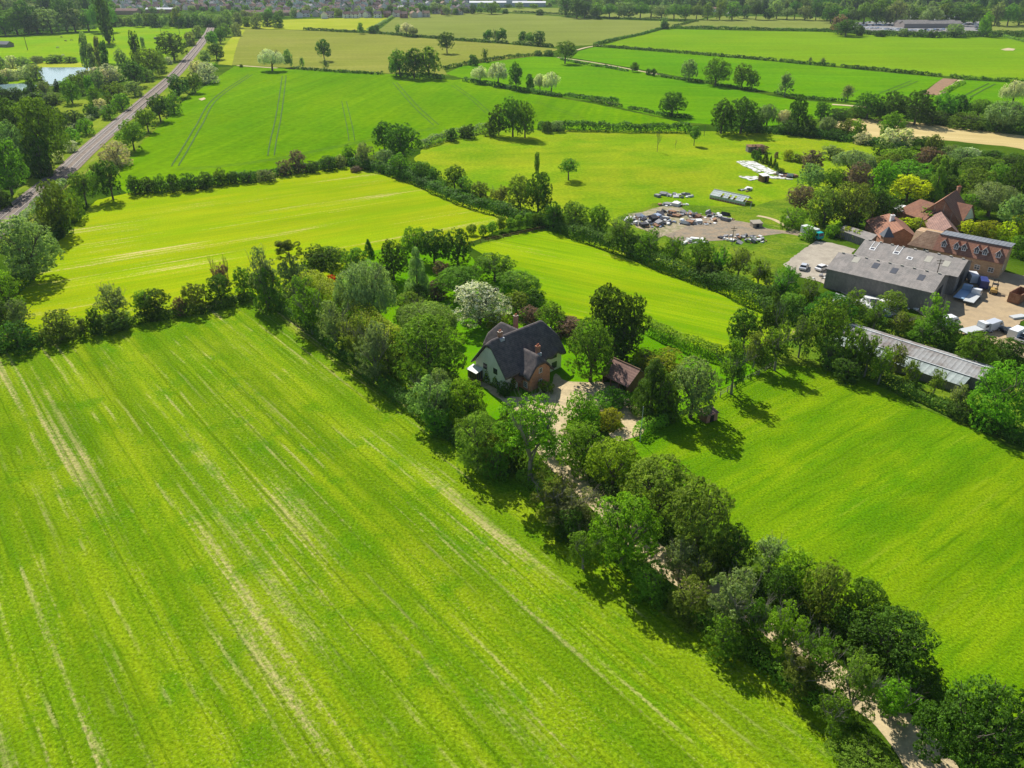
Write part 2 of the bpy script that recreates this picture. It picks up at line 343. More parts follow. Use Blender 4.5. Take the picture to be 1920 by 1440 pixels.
m = MB(); m.poly([(-4000, -400, 0), (4000, -400, 0), (4000, 7600, 0), (-4000, 7600, 0)]); tag(m.build("ground", GR['base']), kind="structure")
F = [
 ("near", [(-700, 690), (0, 668), (120, 625), (250, 598), (480, 556), (640, 612), (800, 747), (980, 877), (1120, 1002), (1220, 1102), (1370, 1207), (1600, 1367), (1740, 1472), (2140, 2072), (-1200, 2100)]),
 ("hay", [(-60, 640), (0, 580), (60, 500), (130, 435), (180, 375), (240, 362), (400, 348), (560, 322), (660, 312), (760, 336), (860, 378), (980, 415), (890, 450), (800, 500), (640, 540), (480, 552), (300, 585), (120, 618), (0, 650)]),
 ("crop", [(205, 345), (250, 280), (330, 200), (400, 150), (440, 124), (560, 130), (730, 139), (850, 150), (870, 148), (1000, 176), (1110, 194), (1290, 232), (1290, 246), (1010, 242), (910, 245), (790, 275), (700, 290), (640, 305), (540, 322), (400, 345), (240, 362)]),
 ("past", [(775, 300), (800, 272), (910, 246), (1010, 243), (1290, 246), (1420, 248), (1560, 262), (1650, 272), (1700, 300), (1600, 400), (1500, 460), (1440, 540), (1240, 440), (1050, 405), (960, 390), (850, 345)]),
 ("small", [(880, 462), (1000, 432), (1060, 425), (1150, 455), (1300, 500), (1420, 552), (1530, 605), (1540, 660), (1380, 655), (1340, 665), (1215, 612), (1100, 612), (1000, 560), (940, 500)]),
 ("right", [(1165, 840), (1250, 790), (1330, 745), (1400, 705), (1460, 680), (1540, 670), (1640, 720), (1780, 785), (1920, 850), (2300, 1000), (2300, 1700), (1980, 1380), (1760, 1290), (1660, 1190), (1520, 1100), (1400, 1030), (1310, 950), (1240, 895)]),
 ("pale", [(408, 121), (425, 80), (448, 54), (560, 57), (700, 62), (800, 72), (940, 82), (1050, 92), (1010, 104), (900, 118), (830, 128), (840, 140), (730, 138), (560, 128)]),
 ("pale2", [(705, 60), (745, 30), (800, 27), (905, 23), (1000, 27), (1120, 36), (1310, 42), (1240, 52), (1115, 84), (1040, 88), (940, 79), (800, 68)]),
 ("pale2", [(925, 15), (1060, 15), (1180, 19), (1340, 27), (1300, 40), (1120, 32), (960, 23)]),
 ("crop2", [(835, 138), (870, 122), (1000, 106), (1060, 108), (1180, 130), (1330, 158), (1480, 186), (1600, 197), (1580, 215), (1420, 240), (1290, 230), (1110, 190), (1000, 172), (860, 145)]),
 ("crop2", [(1072, 108), (1085, 96), (1115, 88), (1300, 101), (1500, 120), (1640, 134), (1770, 146), (1740, 165), (1700, 200), (1600, 194), (1480, 178), (1330, 154), (1180, 126)]),
 ("crop3", [(1135, 84), (1175, 72), (1250, 54), (1400, 58), (1560, 60), (1740, 68), (2100, 74), (2100, 160), (1920, 152), (1780, 143), (1600, 126), (1440, 112), (1300, 98)]),
 ("crop2", [(1690, 195), (1740, 175), (1800, 150), (1920, 156), (2050, 165), (2000, 210), (1800, 215)]),
 ("pale2", [(1250, 50), (1300, 40), (1355, 30), (1460, 31), (1562, 34), (1556, 54), (1400, 55)]),
 ("pale2", [(1860, 40), (2100, 42), (2100, 64), (1858, 62)]),
 ("wheat", [(1540, 232), (1600, 222), (1700, 228), (1800, 240), (1930, 256), (2100, 275), (2100, 330), (1900, 276), (1760, 262), (1640, 258)]),
 ("far", [(-200, 130), (-200, 74), (0, 70), (80, 64), (180, 52), (300, 48), (365, 52), (372, 66), (340, 90), (280, 125), (200, 118), (110, 116)]),
 ("yell", [(-100, 150), (70, 117), (150, 117), (170, 127), (70, 127)]),
 ("far", [(-60, 155), (0, 152), (80, 143), (78, 148), (40, 155), (0, 165), (-60, 168)]),
 ("verge", [(100, 205), (110, 190), (160, 186), (172, 192), (168, 215), (110, 218)]),
 ("yell", [(430, 52), (480, 39), (560, 36), (735, 32), (690, 58), (560, 56), (450, 53)]),
 ("verge", [(-40, 430), (60, 330), (150, 250), (230, 180), (320, 110), (365, 78), (400, 74), (450, 55), (430, 80), (400, 122), (350, 180), (260, 275), (215, 335), (130, 350), (60, 420), (-40, 500)]),
 ("yell", [(411, 120), (420, 88), (445, 56), (460, 56), (448, 74), (440, 100), (435, 123)]),
 ("scrub", [(1180, 470), (1160, 408), (1230, 380), (1300, 384), (1360, 388), (1420, 384), (1470, 372), (1520, 370), (1530, 440), (1480, 520), (1390, 520)]),
 ("lawn", [(560, 545), (650, 520), (700, 470), (860, 455), (900, 500), (960, 520), (1060, 600), (1230, 615), (1360, 668), (1420, 690), (1340, 740), (1240, 790), (1190, 830), (1000, 760), (930, 790), (840, 690), (740, 640)]),
 ("scrub", [(1420, 690), (1500, 600), (1620, 600), (1900, 700), (1990, 840), (1800, 790), (1560, 690)]),
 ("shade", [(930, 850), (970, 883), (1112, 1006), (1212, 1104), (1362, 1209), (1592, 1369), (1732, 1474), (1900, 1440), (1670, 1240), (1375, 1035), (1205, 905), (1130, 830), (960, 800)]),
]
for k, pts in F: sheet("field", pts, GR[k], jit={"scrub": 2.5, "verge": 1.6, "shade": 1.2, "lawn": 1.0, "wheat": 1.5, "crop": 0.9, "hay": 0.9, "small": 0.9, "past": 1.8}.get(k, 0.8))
# pond
sheet("water", [(72, 132), (80, 126.5), (175, 126.5), (165, 134), (140, 142), (118, 152), (104, 162), (92, 160), (80, 150)], WATER)
sheet("water", [(-40, 165), (0, 158), (40, 157), (70, 160), (60, 170), (0, 174), (-40, 172)], WATER)
# yards, drive and paths
sheet("yard", [(1468, 497), (1500, 472), (1530, 452), (1560, 456), (1605, 468), (1570, 505), (1600, 560), (1540, 530), (1500, 520)], CONC, jit=.4)
sheet("yard", [(1690, 560), (1760, 500), (1790, 490), (1860, 505), (1935, 520), (2100, 560), (2100, 590), (1935, 590), (1905, 612), (1960, 650), (1960, 690), (1850, 640), (1760, 615)], YARD, jit=.7)
sheet("yard", [(1598, 58), (1600, 42), (1700, 42), (1836, 40), (1834, 62), (1700, 60)], TARMAC)
sheet("yard", [(1215, 405), (1290, 400), (1350, 410), (1420, 422), (1460, 438), (1400, 445), (1330, 452), (1290, 458), (1240, 440)], DIRT, jit=2.0)
sheet("yard", [(1180, 402), (1265, 382), (1290, 398), (1290, 420), (1240, 445), (1190, 425)], plain("dusty_ground", (0.36, 0.30, 0.20), 0.95, 0.3, 0.5, c2=(0.2, 0.2, 0.09), world=True), jit=2.0)
ribbon("path", [(1380, 425), (1440, 432), (1500, 440), (1520, 447)], 3.0, DIRT, wob=0.2)
ribbon("path", [(1420, 405), (1450, 412), (1480, 428), (1515, 445)], 1.6, GRAVEL, wob=0.2)
sheet("driveway", [(1040, 700), (1062, 716), (1100, 718), (1135, 716), (1160, 722), (1172, 745), (1200, 770), (1222, 790), (1205, 815), (1160, 830), (1140, 812), (1090, 780), (1060, 790), (1075, 850), (1110, 905), (1085, 925), (1020, 870), (990, 815), (965, 770), (900, 722), (880, 700), (900, 700), (945, 745), (985, 745), (1030, 730)], GRAVEL, jit=.5)
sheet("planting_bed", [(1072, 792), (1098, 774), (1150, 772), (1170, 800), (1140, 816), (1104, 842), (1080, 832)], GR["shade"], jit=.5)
ribbon("driveway", [(1045, 850), (1090, 905), (1150, 965), (1230, 1045), (1330, 1110), (1440, 1165), (1560, 1270), (1650, 1330), (1720, 1400), (1770, 1490), (1800, 1600)], (lambda t: 4.4 if t < .7 else 4.4 + (t - .7) * 8), GRAVEL, wob=0.06)
sheet("footpath", [(880, 697), (893, 700), (902, 716), (897, 717)], plain("paving", (0.46, 0.40, 0.30), 0.9, 0.1, 1.0, world=True))
ribbon("farm_track", [(1745, 178), (1768, 158), (1782, 148)], 9, SOIL)
ribbon("farm_track", [(1765, 176), (1790, 158), (1802, 150)], 3, GRAVEL)
ribbon("farm_track", [(1560, 196), (1600, 199), (1650, 205)], 4, GRAVEL)
ribbon("farm_track", [(1045, 108), (1090, 114), (1150, 124), (1240, 141)], 2.5, GRAVEL)
ribbon("farm_track", [(1082, 94), (1100, 89), (1130, 84)], 3.0, GRAVEL)
ribbon("farm_track", [(445, 123), (520, 128)], 3.0, GRAVEL)
sheet("soil_patch", [(1876, 93), (1890, 90), (1904, 92), (1900, 95), (1885, 95)], GRAVEL)
sheet("soil_patch", [(372, 186), (383, 183), (386, 186), (378, 189)], GRAVEL)
# tramlines in the crops, in pairs
def tram(pts, w=0.55, gap=1.9):
    P = smooth([G(x, y).xy for x, y in pts], 5)
    for s_ in (-1, 1):
        Q = []
        for i, p in enumerate(P):
            d = (P[min(i + 1, len(P) - 1)] - P[max(i - 1, 0)]).normalized(); Q.append(p + Vector((-d.y, d.x)) * gap / 2 * s_)
        ribbon("wheel_track", Q, w, WHEEL, pixels=False, wob=0.3, seed=int(P[0].x))
tram([(328, 312), (352, 272), (375, 232), (405, 185), (470, 140)], 0.6, 2.6)
tram([(508, 292), (513, 262), (522, 220), (530, 165), (533, 142)], 0.5, 2.6)
tram([(660, 265), (655, 235), (645, 190)], 0.3, 2.6)
tram([(818, 235), (780, 200), (740, 155)], 0.45, 2.6)
tram([(915, 212), (885, 185), (850, 160)], 0.35, 2.6)
tram([(1090, 222), (1040, 203), (1000, 190)], 0.2, 2.6)
tram([(330, 318), (420, 312), (520, 298), (600, 282), (700, 262), (820, 240)], 0.35, 2.2)
tram([(1655, 176), (1685, 164), (1715, 152)], 0.7, 4.0)
tram([(1812, 182), (1838, 168), (1860, 157)], 0.8, 4.0)

# railway: ballast bed, two tracks with sleepers and rails
RC = [(-40, 462), (0, 421), (40, 386), (92, 344), (125, 319), (160, 286), (222, 232), (285, 178), (330, 138), (352, 112), (372, 88), (384, 72), (392, 60), (398, 44)]
RP = smooth([G(x, y).xy for x, y in RC], 6)
ribbon("railway_bed", RP, 8.6, BALLAST, pixels=False); RZ = ZC[0]
def sleeper_mat():
    t = NT("sleepers"); t.col(t.vary((0.17, 0.14, 0.12), t.noise(t.pos(), 1.3, 3), 0.7, 1.2)); return t.mat
SLP = sleeper_mat(); RAIL = plain("rail_steel", (0.30, 0.24, 0.20), 0.5, 0.2, 1.0, world=True); DKB = plain("stained_ballast", (0.075, 0.055, 0.042), 0.95, 0.25, 0.6, c2=(0.11, 0.082, 0.062), world=True)
for s_ in (-1, 1):
    Q = []
    for i, p in enumerate(RP):
        d = (RP[min(i + 1, len(RP) - 1)] - RP[max(i - 1, 0)]).normalized(); Q.append((p + Vector((-d.y, d.x)) * 2.0 * s_, d))
    root = tag(empty("railway_track", (Q[0][0].x, Q[0][0].y, RZ)), "steel railway track on brown ballast, the one " + ("on the field side of the line" if s_ < 0 else "on the woodland side of the line"), "railway track", "two tracks of the railway", )
    off = Vector((Q[0][0].x, Q[0][0].y))
    for nm, r_, w_, z0, z1, mt in (("rail", 0.75, 0.16, 0.05, 0.22, RAIL), ("rail", -0.75, 0.16, 0.05, 0.22, RAIL), ("track_bed", 0.0, 1.35, 0.0, 0.10, DKB)):
        m = MB()
        for (p, d), (p2, d2) in zip(Q, Q[1:]):
            n1 = Vector((-d.y, d.x)); n2 = Vector((-d2.y, d2.x))
            a, b = p - off + n1 * (r_ - w_ / 2), p - off + n1 * (r_ + w_ / 2); c, e = p2 - off + n2 * (r_ + w_ / 2), p2 - off + n2 * (r_ - w_ / 2)
            m.poly([(a.x, a.y, z1), (e.x, e.y, z1), (c.x, c.y, z1), (b.x, b.y, z1)])
            if nm == "rail":
                m.poly([(a.x, a.y, z0), (e.x, e.y, z0), (e.x, e.y, z1), (a.x, a.y, z1)]); m.poly([(c.x, c.y, z0), (b.x, b.y, z0), (b.x, b.y, z1), (c.x, c.y, z1)])
        m.build(nm, mt, root)
    m = MB(); acc = 0.0; step = 0.9
    for (p, d), (p2, d2) in zip(Q, Q[1:]):
        L = (p2 - p).length; t = step - acc
        while t < L:
            q = p.lerp(p2, t / L) - off; n = Vector((-d.y, d.x))
            a = [q + n * sx * 1.25 + d * sy * 0.16 for sx, sy in ((-1, -1), (1, -1), (1, 1), (-1, 1))]
            if p.y < 420: m.poly([(w_.x, w_.y, 0.13) for w_ in a][::-1])
            t += step
        acc = (acc + L) % step
    m.build("sleepers", SLP, root)

# ---------------------------------------------------------------- trees: crown and trunk meshes, each kind in several sizes of leaf
RNG = np.random.default_rng(11)
def blobs(kind, rg):
    """centres and radii of the leaf clumps inside a crown that fills the ellipsoid of radius 0.5"""
    def dirs(n):
        d = rg.normal(size=(n, 3)); return d / np.linalg.norm(d, axis=1)[:, None]
    if kind == 'R':
        K = 46; d = dirs(K); d[:, 2] = np.where(d[:, 2] < -0.85, -d[:, 2], d[:, 2]); r = rg.uniform(0.07, 0.19, K)
        lob = dirs(5); big = 1 + 0.16 * np.max(np.clip(d @ lob.T, 0, 1) ** 3, axis=1) - 0.06
        c = d * ((0.51 - r * rg.uniform(0.6, 1.3, K)) * big)[:, None]
        c = np.vstack([c, d[:8] * 0.18]); r = np.append(r, np.full(8, 0.17))
    elif kind == 'B':
        K = 30; d = dirs(K); r = rg.uniform(0.08, 0.19, K); c = d * (0.5 - r * rg.uniform(0.8, 1.2, K))[:, None]
        c[:, 2] = np.where(c[:, 2] < -0.3, -0.3 + 0.3 * (c[:, 2] + 0.3), c[:, 2]); c = np.vstack([c, d[:8] * 0.2]); r = np.append(r, np.full(8, 0.2))
        lo = dirs(10); lo[:, 2] = -0.36; lo[:, :2] *= 0.36; c = np.vstack([c, lo]); r = np.append(r, np.full(10, 0.15))
    elif kind == 'S':
        K = 60; d = dirs(K); d[:, 2] = np.where(d[:, 2] < -0.85, -d[:, 2], d[:, 2]); r = rg.uniform(0.045, 0.125, K); c = d * rg.uniform(0.12, 0.47, K)[:, None]
    elif kind == 'P':
        K = 60; z = np.linspace(-0.44, 0.42, K); a = rg.uniform(0, 6.28, K); rr = 0.26 * np.sqrt(np.clip(1 - (z / 0.52) ** 2, 0, 1)); r = rg.uniform(0.08, 0.15, K)
        c = np.stack([np.cos(a) * rr, np.sin(a) * rr, z], 1); c = np.vstack([c, [[0, 0, 0.3], [0, 0, 0], [0, 0, -.3]]]); r = np.append(r, [0.15, .2, .2])
    elif kind == 'C':
        K = 70; z = np.sort(rg.uniform(-0.47, 0.46, K)); a = rg.uniform(0, 6.28, K); rr = 0.40 * (0.5 - z) ** 0.85 / 0.97 * rg.uniform(0.75, 1.05, K); r = 0.05 + 0.085 * (0.5 - z)
        c = np.stack([np.cos(a) * rr, np.sin(a) * rr, z], 1)
    elif kind == 'N':
        K = 20; a = rg.uniform(0, 6.28, K); rr = rg.uniform(0.05, 0.42, K); c = np.stack([np.cos(a) * rr, np.sin(a) * rr, rg.uniform(0.12, 0.42, K) - 0.3 * rr], 1); r = rg.uniform(0.06, 0.12, K)
        K2 = 7; a = rg.uniform(0, 6.28, K2); c = np.vstack([c, np.stack([np.cos(a) * .3, np.sin(a) * .3, rg.uniform(-0.35, 0.05, K2)], 1)]); r = np.append(r, np.full(K2, .07))
    elif kind == 'W':
        K = 30; d = dirs(K); d[:, 2] = np.abs(d[:, 2]) * 0.9 - 0.15; r = rg.uniform(0.09, 0.18, K); c = d * (0.5 - r)[:, None]
        c = np.vstack([c, d[:8] * 0.2]); r = np.append(r, np.full(8, .18))
    return c, r

def crown_mesh(kind, N, leaf, seed, subs=0):
    rg = np.random.default_rng(seed); c, r = blobs(kind, rg)
    if kind == 'S': N = int(N * 0.62)
    w = r ** 2; b = rg.choice(len(r), N * 2, p=w / w.sum())
    d = rg.normal(size=(N * 2, 3)); d /= np.linalg.norm(d, axis=1)[:, None]
    sq = np.array([1, 1, 0.8]); rad = r[b] * rg.uniform(0.78, 1.12, N * 2) ** 1.0
    p = c[b] + d * rad[:, None] * sq
    keep = np.ones(len(p), bool)
    if kind not in 'SN':
        for k in range(len(r)):
            q = (p - c[k]) / sq; keep &= ~((np.einsum('ij,ij->i', q, q) < (0.72 * r[k]) ** 2) & (b != k))
    low = p[:, 2] < -0.5; keep &= ~low
    p, d, b = p[keep][:N], d[keep][:N], b[keep][:N]; n_ = len(p)
    sv = rg.random(n_)
    if subs and kind != 'C':
        m_ = min(subs, n_); c2, d2, b2 = p[:m_], d[:m_], b[:m_]; ix = rg.integers(0, m_, n_); rs = rg.uniform(0.5, 1.2, m_) * 1.05 / math.sqrt(m_)
        e = rg.normal(size=(n_, 3)); e /= np.linalg.norm(e, axis=1)[:, None]; e = np.where((np.einsum('ij,ij->i', e, d2[ix]) < -0.3)[:, None], -e, e)
        tight = rg.random(n_) < 0.82
        q = c2[ix] + e * rs[ix][:, None] * np.array([1, 1, 0.7]) * rg.uniform(0.6, 1.05, n_)[:, None]
        p = np.where(tight[:, None], q, p); d = np.where(tight[:, None], e * 0.62 + d2[ix] * 0.38, d); b = np.where(tight, b2[ix], b); sv = np.where(tight, rg.random(m_)[ix], sv)
    if kind == 'W':
        dn = rg.random(n_) < 0.55; p[dn, 2] -= rg.random(dn.sum()) * 0.35 * (0.5 + p[dn, 2]); p[:, 2] = np.maximum(p[:, 2], -0.5)
    out = p / (np.linalg.norm(p, axis=1)[:, None] + 1e-6)
    n = d * 0.65 + out * 0.35 + rg.normal(size=(n_, 3)) * 0.48; n[:, 2] += 0.12; n /= np.linalg.norm(n, axis=1)[:, None]
    t = np.cross(n, rg.normal(size=(n_, 3))); t /= np.linalg.norm(t, axis=1)[:, None]
    if kind in 'WC': t = t * 0.35 + np.array([0, 0, -1.0]) * 0.9; t -= n * np.einsum('ij,ij->i', t, n)[:, None]; t /= np.linalg.norm(t, axis=1)[:, None]
    s = np.cross(n, t); L = leaf * rg.uniform(0.55, 1.35, n_); A = L * rg.uniform(0.45, 0.9, n_)
    if kind in 'WC': L = L * 1.5; A = A * 0.6
    if kind == 'N': A = A * 0.7
    cup = n * (L * 0.22)[:, None]
    v = np.stack([p - t * L[:, None] * .5 - s * A[:, None] * .25 - cup, p + s * A[:, None] * .5 + t * (L * rg.uniform(-.2, .2, n_))[:, None], p + t * L[:, None] * .5 + s * A[:, None] * rg.uniform(-.2, .2, n_)[:, None] - cup, p - s * A[:, None] * .5 + t * (L * rg.uniform(-.2, .2, n_))[:, None]], 1).reshape(-1, 3)
    q = np.arange(n_ * 4).reshape(-1, 4)
    bv = rg.random(len(r))
    attr = np.clip(0.40 * rg.random(n_) + 0.30 * bv[b] + 0.30 * sv, 0, 1)
    return np_mesh("crown_" + kind, v, q, LEAF, attr)

LOD = [(24000, 0.0235), (11000, 0.033), (4200, 0.053), (1200, 0.098)]
SUBS = [1100, 600, 260, 0]
CROWNS = {}
def crown(kind, lod, var):
    key = (kind, lod, var)
    if key not in CROWNS:
        N, lf = LOD[lod]; CROWNS[key] = crown_mesh(kind, N, lf, ord(kind) * 37 + lod * 11 + var * 5, SUBS[lod])
    return CROWNS[key]
NVAR = {'R': 5, 'B': 4, 'S': 4, 'W': 3, 'P': 2, 'C': 3, 'N': 1}

def trunk_mesh(kind, seed):
    """unit tree skeleton: x, y in crown widths, z 0..1 = ground to crown top"""
    rg = random.Random(seed); m = MB()
    def limb(p, d, L, r, lv):
        n = 3; q = Vector(p); dd = Vector(d)
        for i in range(n):
            nd = (dd + Vector((rg.uniform(-.25, .25), rg.uniform(-.25, .25), rg.uniform(-.05, .25)))).normalized()
            e = q + nd * L / n; m.cyl(q, e, r * (1 - i / n * .5), r * (1 - (i + 1) / n * .5), 5 if lv else 7, cap=False); q = e; dd = nd
            if lv < 2 and (i > 0 or lv):
                for k in range(2): limb(q, (nd + Vector((rg.uniform(-.9, .9), rg.uniform(-.9, .9), rg.uniform(-.1, .5)))).normalized(), L * 0.5, r * .4, lv + 1)
    if kind in 'PCN':
        m.cyl((0, 0, -0.01), (0, 0, 0.55), 0.035, 0.022, 7); m.cyl((0, 0, 0.55), (0.01, 0, 0.93), 0.022, 0.005, 6)
        if kind == 'N':
            for i in range(9):
                a = rg.uniform(0, 6.28); z = 0.5 + i * .045; m.cyl((0, 0, z), (math.cos(a) * .34, math.sin(a) * .34, z + .07), 0.010, 0.003, 5)
    elif kind == 'D':
        m.cyl((0, 0, -0.01), (0.02, 0, 0.35), 0.03, 0.022, 7)
        for i in range(7):
            a = i * .9 + rg.random(); limb((0.02, 0, 0.3 + i * .03), (math.cos(a) * .6, math.sin(a) * .6, 0.9), 0.45, 0.014, 0)
    else:
        m.cyl((0, 0, -0.01), (0.01, 0.01, 0.28), 0.040, 0.030, 8, cap=False)
        for i in range(6):
            a = i * 1.05 + rg.random(); limb((0.01, 0.01, 0.24 + i * .02), (math.cos(a) * .55, math.sin(a) * .55, 0.8), 0.50, 0.017 if kind != 'S' else 0.014, 1 if kind != 'S' else 0)
    return m.mesh("trunk_" + kind, BARK if kind not in 'S' else PALEBARK)
TRUNKS = {}
def trunk(kind, var):
    k = 'R' if kind in 'BW' else kind
    if (k, var % 2) not in TRUNKS: TRUNKS[(k, var % 2)] = trunk_mesh(k, 5 + var % 2)
    return TRUNKS[(k, var % 2)]

PAL = {'d': (0.092, 0.185, 0.020), 'm': (0.172, 0.305, 0.024), 'y': (0.300, 0.420, 0.024), 'o': (0.215, 0.300, 0.042), 's': (0.62, 0.65, 0.46), 'g': (0.265, 0.360, 0.130),
       'p': (0.240, 0.175, 0.130), 'l': (0.60, 0.68, 0.012), 'r': (0.85, 0.12, 0.05), 'w': (0.200, 0.270, 0.110), 'k': (0.360, 0.420, 0.020), 'b': (0.215, 0.390, 0.020)}
ADJ = {'d': 'dark green', 'm': 'mid green', 'y': 'yellow-green', 'o': 'olive green', 's': 'silvery', 'g': 'grey-green', 'p': 'purple-brown', 'l': 'lime green', 'r': 'red-leaved',
       'w': 'white-flowering', 'k': 'golden green', 'b': 'bright green'}
KN = {'R': ('broadleaf_tree', 'tree', 'tree'), 'B': ('shrub', 'shrub', 'shrub'), 'S': ('thin_tree', 'thin tree', 'tree'), 'W': ('willow_tree', 'drooping tree', 'tree'),
      'P': ('poplar_tree', 'columnar tree', 'tree'), 'C': ('conifer_tree', 'pointed tree', 'tree'), 'N': ('pine_tree', 'pine', 'tree'), 'D': ('bare_tree', 'leafless tree', 'tree')}
TCLEAR = {'R': 0.02, 'B': 0.0, 'S': 0.04, 'W': 0.03, 'P': 0.05, 'C': 0.03, 'N': 0.25, 'D': 0.0}
NT_ = [0]
def place(x, yt, yb, w, kind, col, label, group=None, tc=None, lean=0.0):
    """a tree whose crown shows between rows yt and yb, w pixels wide: solved to real size at its real distance"""
    NT_[0] += 1; rg = random.Random(NT_[0] * 7 + int(x)); t = TCLEAR[kind] if tc is None else tc
    k = (1 + t) / (1 - t); yc = (yt + yb) / 2; v = (yc - 720) / CAM_F; de = TH + math.atan(v); zc = 3.0
    for _ in range(6):
        P = G(x, yc, zc); depth = P.y * cT + (CAM_H - zc) * sT; a = w * depth / CAM_F / 2
        E = (yb - yt) / 2 * depth / CAM_F; q = E * E - (a * math.sin(de)) ** 2
        b = math.sqrt(max(q, (0.42 * a) ** 2)) / math.cos(de) if q > (0.42 * a) ** 2 else 0.42 * a
        zc = b * k
    wpx = w; lod = 0 if wpx > 80 else 1 if wpx > 46 else 2 if wpx > 22 else 3
    var = rg.randrange(NVAR.get(kind, 2)); rz = rg.uniform(0, 6.28)
    name, noun, cat = KN[kind]; H = zc + b
    root = empty(name, (P.x, P.y, 0)); tag(root, label, cat, group)
    if lean: root.rotation_euler = (0, lean, 0)
    if kind != 'D':
        me = crown(kind, lod, var)
        c = mesh_obj('crown', me, root, (0, 0, zc), rz); c.scale = (2 * a * rg.uniform(.96, 1.08), 2 * a * rg.uniform(.96, 1.08), 2 * b * 1.04)
        c.color = (*[ch * rg.uniform(0.9, 1.1) for ch in PAL[col]], 1)
        if col == 'w': c.material_slots[0].link = 'OBJECT'; c.material_slots[0].material = BLOSSOM
    if lod < 3 or kind in 'DS' or t > 0.1:
        tr = mesh_obj('trunk', trunk(kind, var), root, (0, 0, 0), rg.uniform(0, 6.28)); sw = 2 * a
        if kind == 'P': sw = 4 * a
        tr.scale = (sw, sw, H if kind in 'PCND' else (zc + 0.35 * b) / 0.75)
    return root

ORD = "first second third fourth fifth sixth seventh eighth ninth tenth eleventh twelfth thirteenth fourteenth fifteenth sixteenth seventeenth eighteenth nineteenth twentieth".split()
def ordinal(i):
    if i < 20: return ORD[i]
    tens = ["twenty", "thirty", "forty", "fifty"][(i + 1) // 10 - 2]; u = (i + 1) % 10
    return tens + "-" + ORD[u - 1] if u else {"twenty": "twentieth", "thirty": "thirtieth", "forty": "fortieth", "fifty": "fiftieth"}[tens]
def rowtrees(where, items, group=None):
    """items: x0 x1 yt yb kind colour; labelled by order along the row"""
    its = [it.split() for it in items.strip().split(';') if it.strip()]
    its.sort(key=lambda t: float(t[0]) + float(t[1]))
    n = len(its)
    for i, it in enumerate(its):
        x0, x1, yt, yb = map(float, it[:4]); kind, col = it[4][0], it[4][1]
        o = "leftmost" if i == 0 and n > 1 else "rightmost" if i == n - 1 and n > 1 else ordinal(i) + " from left"
        adj = "" if kind == 'D' else ADJ[col] + " "
        lab = f"{adj}{KN[kind][1]}, {o} {where}" if n > 1 else f"{adj}{KN[kind][1]} {where}"
        place((x0 + x1) / 2, yt, yb, x1 - x0, kind, col, lab, group, lean=(float(it[5]) if len(it) > 5 else 0.0))
def one(s, label, tc=None):
    it = s.split(); x0, x1, yt, yb = map(float, it[:4]); place((x0 + x1) / 2, yt, yb, x1 - x0, it[4][0], it[4][1], label, None, tc)

# ---- around the cottage garden and the belt beside the big front field
rowtrees("in the hedgerow between the two left paddocks",
 "8 57 560 612 Sg; -8 64 598 658 Bd; 75 142 578 640 Bo; 142 164 592 628 So; 160 190 576 625 Bd; 176 238 527 606 Sg; 182 246 580 622 Bo; 246 290 544 596 Sm; 262 320 540 596 Bd; 322 350 556 590 Bp; 340 386 530 584 Bo; 383 437 514 572 Bd; 437 472 500 556 Bm; 395 432 492 545 Sp")
rowtrees("of the bare ones in the left hedgerow",
 "388 408 486 530 Dp; 418 434 482 545 Dp")
rowtrees("at the far end of the front-field belt",
 "462 520 460 572 Sg; 470 530 500 580 Bm; 535 600 515 606 Sm; 548 612 540 626 Sb; 591 662 562 652 Sg; 626 700 588 684 So; 660 742 606 712 Sg; 610 655 590 640 Bg; 705 755 650 715 Bm; 520 575 480 560 Bg")
one("513 571 444 500 Nm", "flat-topped pine with bare trunk at the field corner of the garden belt", 0.5)
rowtrees("between the front field and the cottage",
 "735 872 596 722 Rm; 766 846 696 796 Sg; 800 850 690 770 Bg; 838 908 708 792 Rb; 850 940 768 884 Bo; 790 850 755 815 Bm; 898 958 812 886 Bo; 850 900 775 835 Bo")
rowtrees("among the garden trees behind the cottage",
 "626 742 474 614 Wg; 563 636 460 522 Rd; 575 600 470 510 Bk; 640 690 462 515 Bm; 600 650 462 500 Rm; 710 762 449 524 Rd; 750 802 425 492 Rm; 785 840 430 494 Rd; 830 884 428 496 Rd; 750 812 464 558 Cg; 735 860 556 640 Wo; 740 800 545 600 Bo; 816 900 500 564 Rm; 888 966 474 530 Rm; 810 842 488 518 Bp; 798 840 524 560 Bp; 700 745 520 560 Bd; 760 800 530 570 Bd; 930 1014 508 558 Rm; 946 992 546 590 Ro; 982 1024 542 578 Rd; 970 1018 572 606 Bp; 1006 1060 566 620 Rm; 860 890 500 530 Bd; 1040 1098 592 634 Bp; 690 740 500 540 Rd; 905 935 530 560 Bd; 905 960 590 606 Bk")
one("841 955 526 612 Rw", "large tree covered in white blossom just behind the thatched cottage")
one("608 632 514 541 Br", "small bright red-leaved shrub at the end of the tall garden hedge")
one("679 702 448 478 Cd", "small spiky dark conifer top standing out against the yellow paddock")
rowtrees("between the cottage and the tiled garage",
 "1099 1182 538 662 Rd; 1160 1217 552 655 Rd; 1063 1156 598 718 Rm; 1130 1180 615 690 Bd; 1058 1076 590 620 Bp; 1140 1200 600 680 Rd")
rowtrees("beside the garage and the paddock corner",
 "1185 1285 650 700 Bk; 1174 1276 666 780 Cd; 1215 1275 690 790 Bm; 1250 1352 672 788 Rg; 1344 1414 634 738 Sm; 1370 1428 578 655 Rd; 1420 1476 548 655 Sd; 1430 1492 600 694 Sm; 1480 1530 590 670 So; 1395 1440 620 690 So")
